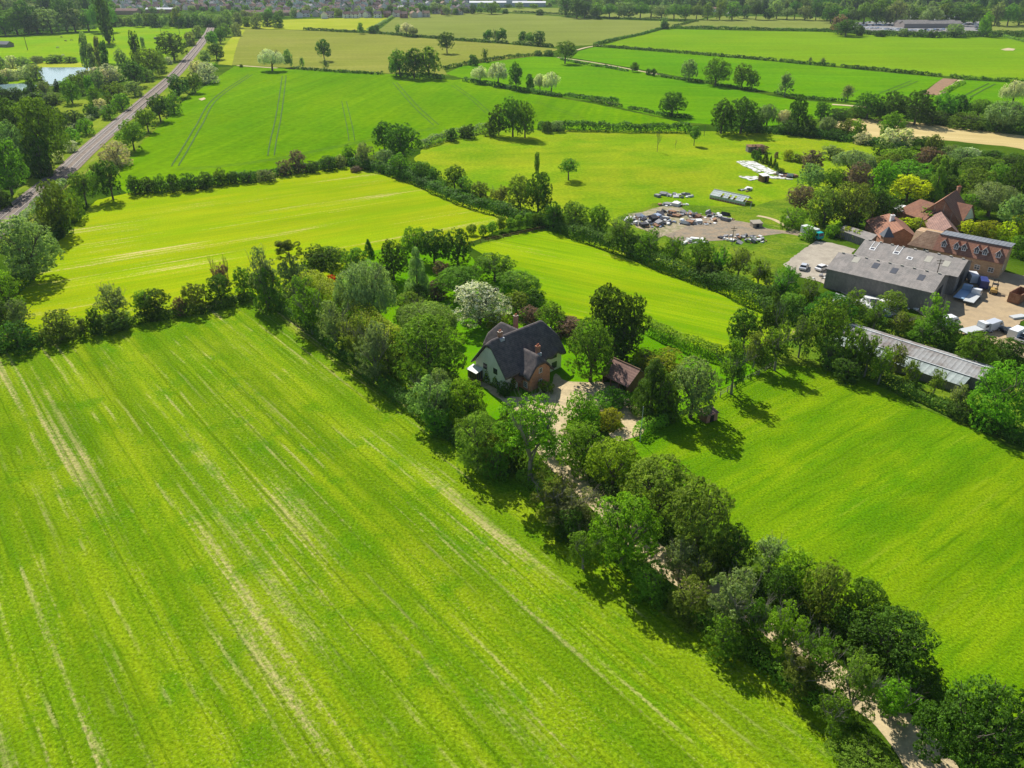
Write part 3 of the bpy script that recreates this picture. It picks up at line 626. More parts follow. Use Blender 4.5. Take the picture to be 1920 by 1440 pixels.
rowtrees("on the island of planting around the gravel drive",
 "1115 1180 724 768 Rb; 1058 1120 735 806 Rb; 1120 1170 764 806 Bk; 1040 1148 786 888 Bb; 1086 1128 776 812 Bm; 1000 1050 800 850 Sm; 1096 1130 752 780 Bg; 1006 1038 710 738 Bb; 930 960 712 742 Bd")
one("923 1066 734 880 Sb", "large airy tree with a pale trunk in front of the brick wing of the cottage", 0.25)
rowtrees("on the field side of the long drive",
 "930 990 760 880 Bd; 905 955 830 900 Bm; 990 1092 875 980 So; 1020 1132 905 1004 Sg; 985 1030 850 905 Bm; 1105 1238 922 1074 Rb; 1240 1312 1005 1092 Sg; 1185 1262 1050 1134 Bm; 1252 1336 1080 1168 Bo; 1322 1398 1150 1236 Bm; 1384 1462 1112 1204 Sb; 1450 1536 1214 1306 So; 1524 1612 1292 1386 Sm; 1290 1350 1040 1120 So; 1060 1130 990 1070 Sm; 1320 1442 1058 1192 Sg; 1425 1517 1128 1247 Sb; 1485 1578 1178 1294 Sm; 1563 1652 1226 1352 So; 1630 1732 1260 1362 Sb; 1557 1690 1385 1490 Rm; 1040 1100 950 1020 Bd")
rowtrees("on the paddock side of the long drive",
 "1100 1202 816 930 Ry; 1168 1302 856 992 Ro; 1248 1375 906 1060 Ro; 1336 1415 985 1076 Rd; 1412 1484 1000 1078 Sg; 1460 1528 1030 1122 Ry; 1512 1592 1050 1170 Ro; 1580 1662 1088 1190 Rm; 1600 1758 1136 1290 Rd; 1736 1940 1272 1490 Rd; 1430 1500 1060 1150 Bd; 1560 1640 1130 1220 Bd; 1680 1770 1240 1330 Bd")

# ---- belt between the middle paddock and the works
rowtrees("between the middle paddock and the works",
 "1020 1054 380 430 Rd; 1050 1101 377 432 Ro; 1100 1142 387 442 Rm; 1137 1202 400 470 So; 1195 1245 425 488 Sm; 1240 1290 440 500 Sm; 1285 1340 447 514 Rm; 1330 1370 458 520 Sb; 1360 1414 462 524 So; 1400 1450 482 540 Sm; 1443 1505 498 570 Sm; 1490 1545 520 588 Sm; 1513 1598 548 622 Rd; 1170 1220 440 480 Bd; 1420 1480 520 570 Bd; 1300 1360 490 530 Bd; 1460 1510 545 600 Bo")
rowtrees("between warehouse and long shed",
 "1570 1632 540 604 Sb; 1620 1668 560 620 Sm; 1663 1716 580 630 So; 1708 1766 590 648 Sm; 1724 1782 548 635 Sb; 1755 1802 598 654 Rm; 1797 1866 620 692 Rm; 1862 1925 632 686 Rd; 1645 1700 545 590 Ro")
rowtrees("in front of the long grey shed",
 "1515 1592 560 670 Rm; 1585 1628 615 702 Rm; 1606 1656 622 706 Sm; 1632 1680 645 720 Sb; 1662 1704 640 700 So; 1694 1730 672 730 Sm; 1740 1774 688 740 So; 1780 1816 716 768 Sg; 1560 1620 665 715 Bd; 1780 1840 745 790 Bd; 1535 1580 625 690 Bo")
one("1822 1935 675 806 Bb", "huge bright green bushy tree at the end of the long grey shed")

# ---- small leaved-up saplings with a light fence
rowtrees("in the fenced row of saplings between two paddocks",
 "874 894 420 440 Rm; 896 914 422 442 Rm; 911 934 416 440 Rm; 930 950 406 434 Rm; 948 966 408 432 Rm; 962 984 404 430 Rm; 980 1000 400 427 Rm; 994 1012 402 426 Rm; 1004 1026 396 424 Rm; 1020 1046 392 424 Rm", "saplings in a fenced row")

# ---- hedgerow trees further out
rowtrees("in the overgrown hedge along the yellow paddock",
 "642 668 272 306 Bm; 665 702 268 312 Bg; 698 740 230 282 Rd; 722 788 231 304 Rd; 700 740 280 318 Bg; 730 772 286 332 Bm; 768 812 302 340 Bm; 800 830 315 348 Bd; 830 874 312 356 Rm; 853 888 330 366 Bm; 880 920 340 378 Bo; 915 960 347 388 So; 953 1000 330 398 Ro; 985 1034 322 406 Rd; 1000 1014 286 326 Pm; 655 680 310 322 Bp; 1030 1060 385 425 Bd")
rowtrees("in the clump behind the yellow pasture",
 "918 952 200 252 Rd; 938 985 187 254 Rd; 965 1004 193 256 Rm; 905 930 225 254 Bm; 860 895 232 258 Bd; 835 858 240 264 Bd; 1030 1060 226 246 Bg; 1015 1035 226 248 Bd")
rowtrees("in the hedge between yellow paddock and striped crop",
 "237 263 328 364 Bd; 260 288 330 362 Bd; 286 312 326 360 Bm; 310 336 326 360 Bd; 334 368 322 356 Bd; 366 402 320 352 Bd; 400 426 315 346 Bm; 424 450 320 344 Bd; 450 480 318 342 Bd; 478 516 316 340 Bg; 515 545 298 328 Bp; 540 575 282 322 Bp; 570 600 300 322 Bd; 598 632 292 318 Bd; 628 650 290 314 Bg")
rowtrees("along the railway beside the yellow paddock",
 "180 226 302 372 Rd; 130 178 322 382 Rm; 73 134 338 438 Rm; 128 158 362 412 Bb; -14 102 413 524 Rg; -30 38 508 584 Bb; 60 100 400 440 Bg; 100 130 390 440 Bd; -20 30 560 610 Bd")
rowtrees("on the bank between railway and striped crop",
 "187 242 264 310 Bs; 222 269 228 280 Rm; 255 293 206 246 Rm; 274 319 180 226 Rd; 307 339 172 212 Bm; 312 352 142 180 Rd; 347 379 138 172 Rm; 352 385 114 146 Bs; 369 409 118 154 Bs; 373 395 96 118 Rg; 389 419 82 110 Rd; 385 407 58 84 Rm; 399 423 56 80 Rd; 405 435 44 68 Bm; 432 452 42 66 Bg; 167 197 305 330 Bm; 162 182 320 350 Bb")
rowtrees("in the scrub left of the railway",
 "297 347 63 110 Rd; 344 366 58 84 Bg; 359 379 48 70 Bg; 256 306 92 140 Rm; 227 272 115 160 Rd; 214 240 94 136 Rg; 284 312 96 134 Bm; 306 324 106 120 Bs; 256 289 130 152 Bm; 184 219 120 152 Bs; 164 199 128 165 Bg; 199 234 125 150 Bs; 234 266 152 180 Bg; 190 234 152 196 Bm; 164 194 162 200 Bm; 209 244 175 205 Bb; 174 198 184 206 Bs; 154 184 195 220 Bd; 189 219 196 222 Bm; 114 156 205 238 Bd; 144 174 220 252 Bb; 114 149 240 268 Bb; 97 119 282 304 Bs; 119 144 262 284 Bs; 74 104 300 326 Bg; 104 134 255 275 Bm; -26 14 350 392 Bd; 4 34 330 350 Bg")
rowtrees("of the poplars standing by the pond",
 "142 162 64 126 Pg 0.15; 160 176 84 132 Pg 0.1; 170 188 70 124 Pg 0.12; 182 202 78 130 Pd 0.1; 236 262 62 120 Pd 0.1; 262 272 70 90 Pg")
rowtrees("in the dark wood left of the railway",
 "28 122 182 312 Rm; -40 60 186 300 Rd; -20 50 228 325 Rg; -30 44 262 362 Rm; 44 90 250 330 Bd; 90 118 200 240 Bm")
rowtrees("between the pond and the dark wood",
 "38 76 146 186 Cd; 96 116 149 170 Cd; 113 148 150 192 Rm; 158 178 144 190 Pm; 68 98 150 184 Sg; -20 16 162 192 Bd; 8 46 164 190 Bd; 84 118 172 194 Bo; 0 22 128 150 Bs; 12 34 128 150 Bs; 30 60 122 146 Bs; 50 78 118 148 Bg; -20 10 105 130 Bg; 8 34 104 126 Bs; 30 55 106 126 Bg; 120 160 140 176 Bm; 140 180 132 160 Bg; 160 200 126 156 Bs; 55 80 105 118 Bg; -15 12 138 156 Bd; 84 120 105 114 Bd; 62 84 105 114 Bd; 118 144 108 116 Bd")
# ---- open field trees
one("592 620 75 108 Rd", "dark round tree alone in the pale crop beyond the striped crop", 0.12)
one("822 853 62 94 Rd", "dark round tree alone in the pale crop, nearer its hedge corner", 0.12)
one("1237 1286 173 216 Rd", "dark round tree at the end of the low hedge above the pasture")
one("1048 1085 298 326 Rm", "small spreading orchard tree with trunk and shadow in the open pasture", 0.30)
one("1293 1314 238 262 Rm", "small round tree near the top edge of the pasture", 0.30)
one("1225 1242 250 284 Dp", "small leafless tree in the pasture")
one("1264 1270 264 280 Dp", "short dead stump in the pasture beside the leafless tree")
one("1042 1078 79 110 Rm", "spreading tree at the crossing of the farm tracks", 0.2)
rowtrees("of the clump at the edge of the striped crop",
 "730 768 96 142 Rm; 755 795 92 144 Rd; 780 826 89 143 Rm; 728 745 112 140 Rd")
rowtrees("by the track above the striped crop",
 "483 532 88 130 Ws; 529 548 92 124 Rg; 561 571 106 126 Sm; 604 618 112 130 Sg; 448 456 120 126 Bd")
rowtrees("along the hedge between the two pale crops",
 "741 756 46 64 Rg; 748 776 41 66 Ws; 764 784 48 68 Wg; 906 924 56 76 Rd; 922 936 54 76 Sg; 930 951 53 78 Rd; 972 988 60 80 Rd; 985 1002 61 82 Rm; 999 1023 59 84 Rd; 670 682 44 62 Rm; 690 706 48 62 Bd; 700 712 46 60 Bd")
rowtrees("along the hedge above the striped crop",
 "878 896 102 122 Bd; 902 916 90 114 So; 882 918 122 154 Ws; 914 954 114 158 Ws; 955 980 120 166 Rd; 985 1003 141 168 Rd; 1000 1026 136 170 Ws; 1016 1052 132 172 Ws; 1000 1018 94 104 Bd; 1018 1040 93 104 Bd")
rowtrees("along the low hedge between the two green crops",
 "1278 1309 112 150 Rg; 1320 1369 110 158 Rm; 1376 1410 121 164 Rm; 1400 1424 134 166 Rm; 1458 1490 138 178 Sg; 1576 1606 160 186 Sg; 1182 1198 118 134 Rd; 1210 1222 128 140 Bd; 1220 1232 128 142 Bd")
rowtrees("in the hedges below the far town",
 "1106 1124 12 34 Rd; 1118 1128 30 36 Bd; 1236 1254 31 52 Sg; 1238 1256 42 54 Bd; 1003 1020 17 28 Bd; 905 938 6 25 Rm; 940 954 16 25 Bd; 1515 1524 108 118 Sg; 1538 1548 107 122 Sg")
rowtrees("in the tree line above the ripe tan field",
 "1332 1378 190 248 Rd; 1362 1424 184 248 Rd; 1419 1462 192 238 Wg; 1457 1486 202 242 Ws; 1480 1512 180 246 Rd; 1527 1556 192 224 Rd; 1500 1530 215 248 Bd; 1460 1500 225 252 Bd; 1400 1440 215 248 Bd; 1550 1600 205 222 Bd; 1606 1654 176 222 Rd; 1650 1700 172 226 Rd; 1692 1752 170 232 Rd; 1747 1794 176 224 Rm; 1782 1818 178 222 Rd; 1815 1862 182 226 Wm; 1850 1930 184 244 Wg; 1880 1930 146 196 Ws; 1720 1780 206 232 Bd; 1780 1850 212 238 Bm; 1640 1700 202 226 Bd; 1840 1900 220 246 Bd; 1590 1630 200 220 Bm")
rowtrees("in the loose row below the ripe tan field",
 "1536 1570 216 254 Wg; 1574 1602 224 258 Ro; 1594 1622 225 262 Rb; 1603 1636 247 270 Bs; 1650 1698 210 260 Rb; 1650 1690 240 276 Bs; 1680 1714 240 276 Bs; 1711 1750 256 280 Rd; 1738 1768 252 286 Bo; 1765 1800 270 292 Bg; 1798 1840 276 296 Bs; 1840 1880 280 298 Bd; 1500 1536 236 256 Bd; 1550 1590 244 262 Bd; 1882 1925 288 306 Bd")
rowtrees("in the red-roofed house's wood, back rank",
 "1503 1542 282 324 Rp; 1538 1578 273 298 Rg; 1562 1640 277 330 Wg; 1636 1680 268 310 Rd; 1652 1728 276 324 Rb; 1715 1765 276 330 Rp; 1745 1785 290 340 Ro; 1768 1805 300 350 Cd; 1801 1884 292 334 Rm; 1868 1930 290 326 Rd; 1640 1700 288 330 Rm; 1780 1830 276 310 Rg")
rowtrees("in the red-roofed house's wood, middle rank",
 "1498 1548 308 356 Rg; 1543 1590 316 360 Rm; 1584 1636 305 366 Rp; 1634 1678 302 364 Rb; 1670 1745 300 350 Rb; 1736 1784 298 378 Cm; 1765 1800 330 380 Rd; 1800 1862 314 378 Ro; 1850 1905 306 366 Rm; 1885 1935 300 380 Rd; 1700 1760 326 370 Rd")
rowtrees("in the red-roofed house's wood, front rank",
 "1478 1528 346 394 Rp; 1520 1580 350 424 Ro; 1560 1634 342 424 Ro; 1620 1662 352 410 Rd; 1640 1690 366 412 Rd; 1460 1515 388 428 Bb; 1518 1560 394 422 Bm; 1820 1906 334 404 Wg; 1785 1836 360 408 Bm; 1880 1935 366 430 Rg; 1500 1530 420 450 Bb; 1620 1660 380 406 Bo; 1545 1590 420 440 Bd; 1578 1622 395 425 Bd")
one("1671 1740 328 378 Rl", "brilliant lime green tree standing behind the red-roofed house")
one("1727 1768 384 424 Rb", "bright green bushy tree growing against the red-roofed house")
rowtrees("of the golden shrubs around the red-roofed house",
 "1680 1712 406 428 Bl; 1705 1740 408 432 Bk; 1732 1764 414 436 Bl; 1798 1840 412 444 Bl; 1826 1876 408 446 Bk; 1868 1905 416 452 Bl; 1890 1930 440 480 Bm; 1895 1925 400 440 Bl; 1592 1624 430 452 Bk; 1572 1600 424 446 Bk; 1548 1578 420 444 Bb")
rowtrees("in the nursery strip beside the white sheeting",
 "1408 1422 280 296 Bd; 1414 1432 278 302 Cd; 1428 1444 284 306 Cd; 1440 1450 292 312 Cd; 1448 1458 296 314 Cd; 1452 1462 304 318 Cd; 1456 1472 314 328 Bd; 1452 1460 284 296 Bp; 1466 1490 280 300 Bk; 1486 1506 288 304 Bo; 1406 1440 272 284 Bp")

# ---------------------------------------------------------------- buildings
THATCH = roof_mat("thatch", (0.175, 0.148, 0.138), (0.105, 0.095, 0.095), row=0.22, sc=1.2, course='y', rough=0.95)
CREAM = plain("cream_render", (0.88, 0.85, 0.74), 0.9, 0.05, 0.6, c2=(0.83, 0.80, 0.68))
def brick_mat(name, c, c2, mortar=(0.45, 0.40, 0.33)):
    t = NT(name); o = t.obj(); sep = t.new("ShaderNodeSeparateXYZ"); t.l.new(o, sep.inputs[0]); cb = t.new("ShaderNodeCombineXYZ")
    t.l.new(t.math('ADD', sep.outputs[0], sep.outputs[1]), cb.inputs[0]); t.l.new(sep.outputs[2], cb.inputs[1])
    b = t.new("ShaderNodeTexBrick"); t.l.new(cb.outputs[0], b.inputs["Vector"]); b.inputs["Color1"].default_value = (*c, 1); b.inputs["Color2"].default_value = (*c2, 1); b.inputs["Mortar"].default_value = (*mortar, 1)
    b.inputs["Scale"].default_value = 1.0; b.inputs["Brick Width"].default_value = 0.45; b.inputs["Row Height"].default_value = 0.15; b.inputs["Mortar Size"].default_value = 0.012
    t.col(t.vary(b.outputs[0], t.noise(o, 1.3, 4, 0.7), 0.75, 1.25)); t.b.inputs["Roughness"].default_value = 0.9; return t.mat
BRICK = brick_mat("red_brick", (0.42, 0.17, 0.09), (0.34, 0.14, 0.08)); BUFF = brick_mat("buff_brick", (0.50, 0.33, 0.17), (0.40, 0.23, 0.12))
TILE = roof_mat("red_tiles", (0.33, 0.165, 0.105), (0.26, 0.135, 0.095), 0.32); TILE2 = roof_mat("weathered_tiles", (0.30, 0.185, 0.15), (0.22, 0.14, 0.12), 0.32)
TILE3 = roof_mat("brown_tiles", (0.33, 0.225, 0.15), (0.24, 0.15, 0.10), 0.32)
ASB = roof_mat("fibre_cement", (0.32, 0.29, 0.265), (0.24, 0.225, 0.21), 0.28, 0.45, 'x', 0.9); FELT = roof_mat("grey_roof_felt", (0.20, 0.215, 0.235), (0.17, 0.185, 0.205), 0.9, 0.3, 'x', 0.8)
SLATE = plain("slate", (0.11, 0.12, 0.14), 0.6, 0.15, 1.0); CLAD = roof_mat("weathered_cladding", (0.26, 0.235, 0.215), (0.20, 0.185, 0.17), 0.3, 0.4, 'x', 0.9)
WHITE = plain("white_paint", (0.80, 0.80, 0.78), 0.6, 0.04, 1.0); GLASSD = plain("window_glass", (0.045, 0.055, 0.065), 0.15, 0.1, 1.0, spec=0.6); BLACK = plain("black_paint", (0.02, 0.02, 0.02), 0.5, 0.1)
WOOD = plain("brown_timber", (0.22, 0.12, 0.06), 0.8, 0.2, 3.0); LEAD = plain("lead_flashing", (0.42, 0.45, 0.50), 0.5, 0.08); PALE = plain("pale_metal", (0.52, 0.54, 0.54), 0.5, 0.08)
SKYL = plain("rooflight_plastic", (0.42, 0.40, 0.33), 0.5, 0.1); SKYD = plain("dark_rooflight", (0.10, 0.105, 0.12), 0.35, 0.1)
POT = plain("terracotta", (0.50, 0.17, 0.09), 0.8, 0.1)

def window(parent, p, face, w, h, cols=2, rows=2, frame=None, name='window', proud=0.05):
    """window centred at p on a wall facing direction face ('-x','-y','+x','+y')"""
    frame = frame or WHITE; rz = {'-y': 0, '+x': math.pi / 2, '+y': math.pi, '-x': -math.pi / 2}[face]
    m = MB(); b = 0.08
    m.box(-w / 2, w / 2, -proud, 0.02, -h / 2 - 0.06, -h / 2 + b * .5); m.box(-w / 2, w / 2, -proud, 0.02, h / 2 - b, h / 2)
    m.box(-w / 2, -w / 2 + b, -proud, 0.02, -h / 2 + b * .5, h / 2 - b); m.box(w / 2 - b, w / 2, -proud, 0.02, -h / 2 + b * .5, h / 2 - b)
    for i in range(1, cols):
        x = -w / 2 + w * i / cols; m.box(x - 0.04, x + 0.04, -proud, 0.01, -h / 2 + b * .5, h / 2 - b)
    for i in range(1, rows):
        z = -h / 2 + h * i / rows
        for c in range(cols): m.box(-w / 2 + w * c / cols + b * .6, -w / 2 + w * (c + 1) / cols - b * .6, -proud + 0.01, 0.01, z - 0.025, z + 0.025)
    f = m.build(name, frame, parent, p, rz)
    g = MB(); g.box(-w / 2 + b, w / 2 - b, -0.02, 0.0, -h / 2 + b * .5, h / 2 - b); g.build('pane', GLASSD, f); return f

def thatch(parent, x0, x1, y0, y1, axis, ze, zr, hip0, hip1, brows=(), nx=44, ny=34, th=0.38, zcap=None):
    """thick rounded thatch; axis: ridge direction; hip0/hip1 = (drop, run) at the two ridge ends"""
    X = np.linspace(x0, x1, nx); Y = np.linspace(y0, y1, ny); xx, yy = np.meshgrid(X, Y, indexing='ij')
    u, v, u0, u1, v0, v1 = (xx, yy, x0, x1, y0, y1) if axis == 'x' else (yy, xx, y0, y1, x0, x1)
    sl = (zr - ze) / ((v1 - v0) / 2); pl = [ze + (v - v0) * sl, ze + (v1 - v) * sl]
    for (dr, run), d in ((hip0, u - u0), (hip1, u1 - u)):
        if run > 0: pl.append(zr - dr + d * dr / run)
        else: pl.append(np.full_like(u, zr + 2))
    k = 4.5; z = -np.log(sum(np.exp(-k * (p - zr)) for p in pl)) / k + zr + 0.12
    for (bu, bv, amp, sg) in brows: z = z + amp * np.exp(-((u - bu) / sg) ** 2) * np.exp(-((v - bv) / 0.75) ** 2)
    rg = np.random.default_rng(5); z = z + rg.normal(size=z.shape) * 0.012
    nv = nx * ny; V = np.concatenate([np.stack([xx, yy, z], -1).reshape(-1, 3), np.stack([xx, yy, z - th], -1).reshape(-1, 3)])
    m = MB(); m.v = [tuple(p) for p in V]; I = lambda i, j: i * ny + j
    for i in range(nx - 1):
        for j in range(ny - 1):
            m.f.append([I(i, j), I(i + 1, j), I(i + 1, j + 1), I(i, j + 1)]); m.f.append([nv + I(i, j + 1), nv + I(i + 1, j + 1), nv + I(i + 1, j), nv + I(i, j)])
    for i in range(nx - 1):
        for j in (0, ny - 1):
            a, b = I(i, j), I(i + 1, j); m.f.append([a, nv + a, nv + b, b] if j == 0 else [b, nv + b, nv + a, a])
    for j in range(ny - 1):
        for i in (0, nx - 1):
            a, b = I(i, j), I(i, j + 1); m.f.append([b, nv + b, nv + a, a] if i == 0 else [a, nv + a, nv + b, b])
    m.m = [0] * len(m.f); return m.build('roof', THATCH, parent, smooth=True)

def chimney(parent, x, y, z0, z1, w=0.7, d=0.55, pots=2, mat=None):
    m = MB(); m.box(x - w / 2, x + w / 2, y - d / 2, y + d / 2, z0, z1 - 0.25); m.box(x - w / 2 - .06, x + w / 2 + .06, y - d / 2 - .06, y + d / 2 + .06, z1 - 0.25, z1)
    c = m.build('chimney', mat or BRICK, parent)
    for i in range(pots):
        px = x + (i - (pots - 1) / 2) * 0.34; q = MB(); q.cyl((px, y, z1), (px, y, z1 + 0.4), 0.13, 0.10, 8); q.build('chimney_pot', POT, c)
    f = MB(); f.box(x - w / 2 - .1, x + w / 2 + .1, y - d / 2 - .22, y + d / 2 + .22, z0 + 0.6, z0 + 1.25 if z1 - z0 > 2 else z0 + .9); 
    return c

# --- the thatched cottage: local x runs along its long front, y towards the back
ct = tag(empty('thatched_cottage', (-1.3, 127.0, 0), R(43)), "large thatched cottage with cream walls and small red brick front wing by the drive", "cottage")
L_, D_ = 15.2, 8.4
m = MB(); m.prism([(0, 0), (D_, 0), (D_, 3.95), (D_ - 3.1, 7.7), (3.1, 7.7), (0, 3.95)], 0, L_, 'x'); m.build('wall', CREAM, ct)
thatch(ct, -0.55, L_ + 0.6, -0.75, D_ + 0.75, 'x', 3.45, 9.6, (1.1, 0.8), (3.0, 2.2), [(10.6, -0.75, 0.55, 0.8), (13.2, -0.75, 0.95, 1.0)])
m = MB(); m.prism([(6.6, 0), (11.6, 0), (11.6, 4.0), (9.1, 6.9), (6.6, 4.0)], D_ + .01, 12.4, 'y'); m.build('rear_wing', CREAM, ct)
thatch(ct, 5.9, 12.3, 3.5, 13.1, 'y', 3.5, 8.35, (0, 0), (2.6, 2.0), nx=30, ny=34)
m = MB(); m.prism([(3.5, 0), (8.9, 0), (8.9, 3.55), (6.2, 6.0), (3.5, 3.55)], -3.0, -0.01, 'y'); m.build('brick_wing', brick_mat("orange_brick", (0.58, 0.25, 0.12), (0.48, 0.20, 0.10)), ct)
thatch(ct, 2.85, 9.55, -3.5, 3.6, 'y', 2.95, 6.9, (1.5, 1.2), (0, 0), [(-1.8, 2.85, 0.45, 0.7)], nx=30, ny=30)
m = MB(); m.cyl((6.2, 3.0, 6.75), (6.2, 3.75, 7.05), 0.34, 0.22, 8); m.build('ridge_cap', LEAD, ct)
chimney(ct, 2.6, 4.2, 8.4, 10.5, 0.75, 0.65, 2); chimney(ct, 7.3, -1.2, 5.4, 7.9, 0.75, 0.65, 2); chimney(ct, 10.8, 8.6, 5.5, 9.9, 0.75, 0.7, 2)
m = MB(); m.box(2.1, 3.1, 3.4, 3.86, 8.75, 9.35); m.box(6.85, 7.75, -1.85, -1.5, 5.9, 6.5); m.build('flashing', LEAD, ct)
for y, z, w, h in ((5.6, 3.6, 1.1, 1.1), (2.7, 3.6, 1.1, 1.1)): window(ct, (-0.001, y, z), '-x', w, h, 3, 1, BLACK)
for y in (5.2, 2.0): window(ct, (-0.001, y, 1.3), '-x', 1.3, 1.1, 3, 2, WHITE)
window(ct, (3.499, -1.9, 1.3), '-x', 1.1, 1.2, 3, 3); window(ct, (3.499, -1.8, 3.35), '-x', 1.0, 0.8, 3, 2)
for z in (1.35, 3.75): window(ct, (6.3, -3.001, z), '-y', 0.85, 1.0, 1, 1, WHITE, proud=0.09)
window(ct, (13.2, -0.001, 3.45), '-y', 1.3, 1.1, 3, 1, BLACK); window(ct, (13.2, -0.001, 1.3), '-y', 1.4, 1.3, 3, 2, BLACK); window(ct, (10.6, -0.001, 3.4), '-y', 1.0, .8, 2, 1, WHITE)
m = MB(); m.box(2.0, 2.12, -1.5, -1.38, 0, 2.2); m.box(2.0, 2.12, -0.2, -.08, 0, 2.2); m.slab([(1.7, -1.8, 2.3), (3.45, -1.8, 2.3), (3.45, -0.02, 3.3), (1.7, -0.02, 3.3)], 0.15); m.build('porch', WOOD, ct)
m = MB(); m.box(2.2, 3.0, -0.07, -0.01, 0, 2.0); d_ = m.build('door', WHITE, ct)
# conservatory at the gable end
m = MB(); m.box(-1.7, -0.02, 6.3, 8.9, 0, 0.6); m.build('conservatory_base', BRICK, ct)
m = MB()
for i in range(6):
    yy_ = 6.35 + i * 0.5; m.box(-1.7, -1.6, yy_ - .05, yy_ + .05, 0.6, 2.3)
    if i < 4: m.box(-1.7 + .5 * i, -1.6 + .5 * i, 6.3, 6.36, 0.6, 2.3)
m.build('conservatory_frame', WOOD, ct)
m = MB(); m.box(-1.58, -0.03, 6.38, 8.8, 0.62, 2.28); m.build('conservatory_glass', GLASSD, ct)
m = MB(); m.slab([(-1.85, 6.15, 2.35), (-0.02, 6.15, 2.8), (-0.02, 9.1, 2.8), (-1.85, 9.1, 2.35)], 0.1); m.build('conservatory_roof', WHITE, ct)
# climbing plants on the gable wall
def creeper(parent, y0, y1, z1, seed, x=-0.15, n=900, axis='y', col='o'):
    rg = np.random.default_rng(seed); y = rg.uniform(y0, y1, n); top = z1 * (0.55 + 0.45 * np.sin((y - y0) * 2.3 + seed)) ; z = rg.random(n) * np.maximum(top, .5)
    p = np.stack([np.full(n, x) + rg.normal(size=n) * 0.12, y, z], 1) if axis == 'y' else np.stack([y, np.full(n, x) + rg.normal(size=n) * 0.15, z], 1)
    nn = rg.normal(size=(n, 3)); nn /= np.linalg.norm(nn, axis=1)[:, None]; t = np.cross(nn, rg.normal(size=(n, 3))); t /= np.linalg.norm(t, axis=1)[:, None]; s = np.cross(nn, t); l = 0.28
    v = np.stack([p - t * l * .5, p + s * l * .35, p + t * l * .5, p - s * l * .35], 1).reshape(-1, 3)
    o = mesh_obj('climbing_plant', np_mesh('climbing_plant', v, np.arange(n * 4).reshape(-1, 4), LEAF, rg.random(n)), parent); o.color = (*PAL[col], 1); return o
creeper(ct, 0.1, 3.6, 2.6, 2, n=500); creeper(ct, 3.8, 7.6, 2.9, 5, n=500); creeper(ct, -0.2, 2.4, 2.8, 3, x=-0.3, axis='x', n=900, col='m'); creeper(ct, 8.6, 10.6, 2.2, 8, x=-.25, axis='x', n=500, col='d')

def block(parent, a, b, zr, hw, ze, roof, wall, hipa=0.0, hipb=0.0, over=0.35, th=0.18, zw=None, names=('roof', 'wall')):
    """a roofed block from its ridge ends a, b (world xy); local frame of parent = world offset"""
    a, b = Vector(a[:2]), Vector(b[:2]); d = (b - a).normalized(); n = Vector((-d.y, d.x)); L = (b - a).length
    o = Vector(parent.location[:2]); sl = (zr - ze) / hw
    W3 = lambda s, t, z: ((a + d * s + n * t - o).x, (a + d * s + n * t - o).y, z)
    E = ze - over * sl; H = hw + over; Lo, Ro = (-over if not hipa else -hipa - over), (L + over if not hipb else L + hipb + over)
    r0, r1 = (-over if not hipa else 0), (L + over if not hipb else L)
    m = MB(); m.slab([W3(Lo, -H, E), W3(Ro, -H, E), W3(r1, 0, zr), W3(r0, 0, zr)], th); m.slab([W3(Ro, H, E), W3(Lo, H, E), W3(r0, 0, zr), W3(r1, 0, zr)], th)
    if hipa: m.slab([W3(Lo, H, E), W3(Lo, -H, E), W3(r0, 0, zr)], th)
    if hipb: m.slab([W3(Ro, -H, E), W3(Ro, H, E), W3(r1, 0, zr)], th)
    rf_ = m.build(names[0], roof, parent)
    m = MB(); wl0, wl1 = (0 - hipa, L + hipb); zt = ze - 0.12
    for s0, s1, t0, t1 in ((wl0, wl1, -hw, -hw), (wl1, wl1, -hw, hw), (wl1, wl0, hw, hw), (wl0, wl0, hw, -hw)): m.poly([W3(s0, t0, 0), W3(s1, t1, 0), W3(s1, t1, zt), W3(s0, t0, zt)])
    if not hipa: m.poly([W3(wl0, hw, zt), W3(wl0, -hw, zt), W3(wl0, 0, zr - 0.14)])
    if not hipb: m.poly([W3(wl1, -hw, zt), W3(wl1, hw, zt), W3(wl1, 0, zr - 0.14)])
    m.build(names[1], wall, parent); return rf_

# --- tiled open-fronted garage: ridge runs parallel to the picture's falling diagonal
ga, gb = G(1151, 671, 4.4), G(1198, 692, 4.4); gr = tag(empty('garage', ((ga.x + gb.x) / 2, (ga.y + gb.y) / 2, 0)), "open-fronted timber garage with purplish-brown tiled roof between the big garden trees", "garage")
gd = (gb - ga).normalized(); gn = Vector((-gd.y, gd.x)); gn = gn if gn.y < 0 else -gn
go = Vector((gr.location.x, gr.location.y)); gl = (gb - ga).length / 2
def GL(s, t, z): p = gd.xy * s + gn.xy * t; return (p.x, p.y, z)
m = MB(); m.slab([GL(-gl - .4, 3.3, 1.95), GL(gl + .4, 3.3, 1.95), GL(gl + .4, 0, 4.4), GL(-gl - .4, 0, 4.4)], 0.15); m.slab([GL(gl + .4, -3.3, 1.95), GL(-gl - .4, -3.3, 1.95), GL(-gl - .4, 0, 4.4), GL(gl + .4, 0, 4.4)], 0.15); m.build('roof', TILE2, gr)
m = MB(); m.cyl(GL(-gl - .4, 0, 4.45), GL(gl + .4, 0, 4.45), 0.12, 0.12, 6); m.build('ridge_tiles', TILE3, gr)
m = MB()
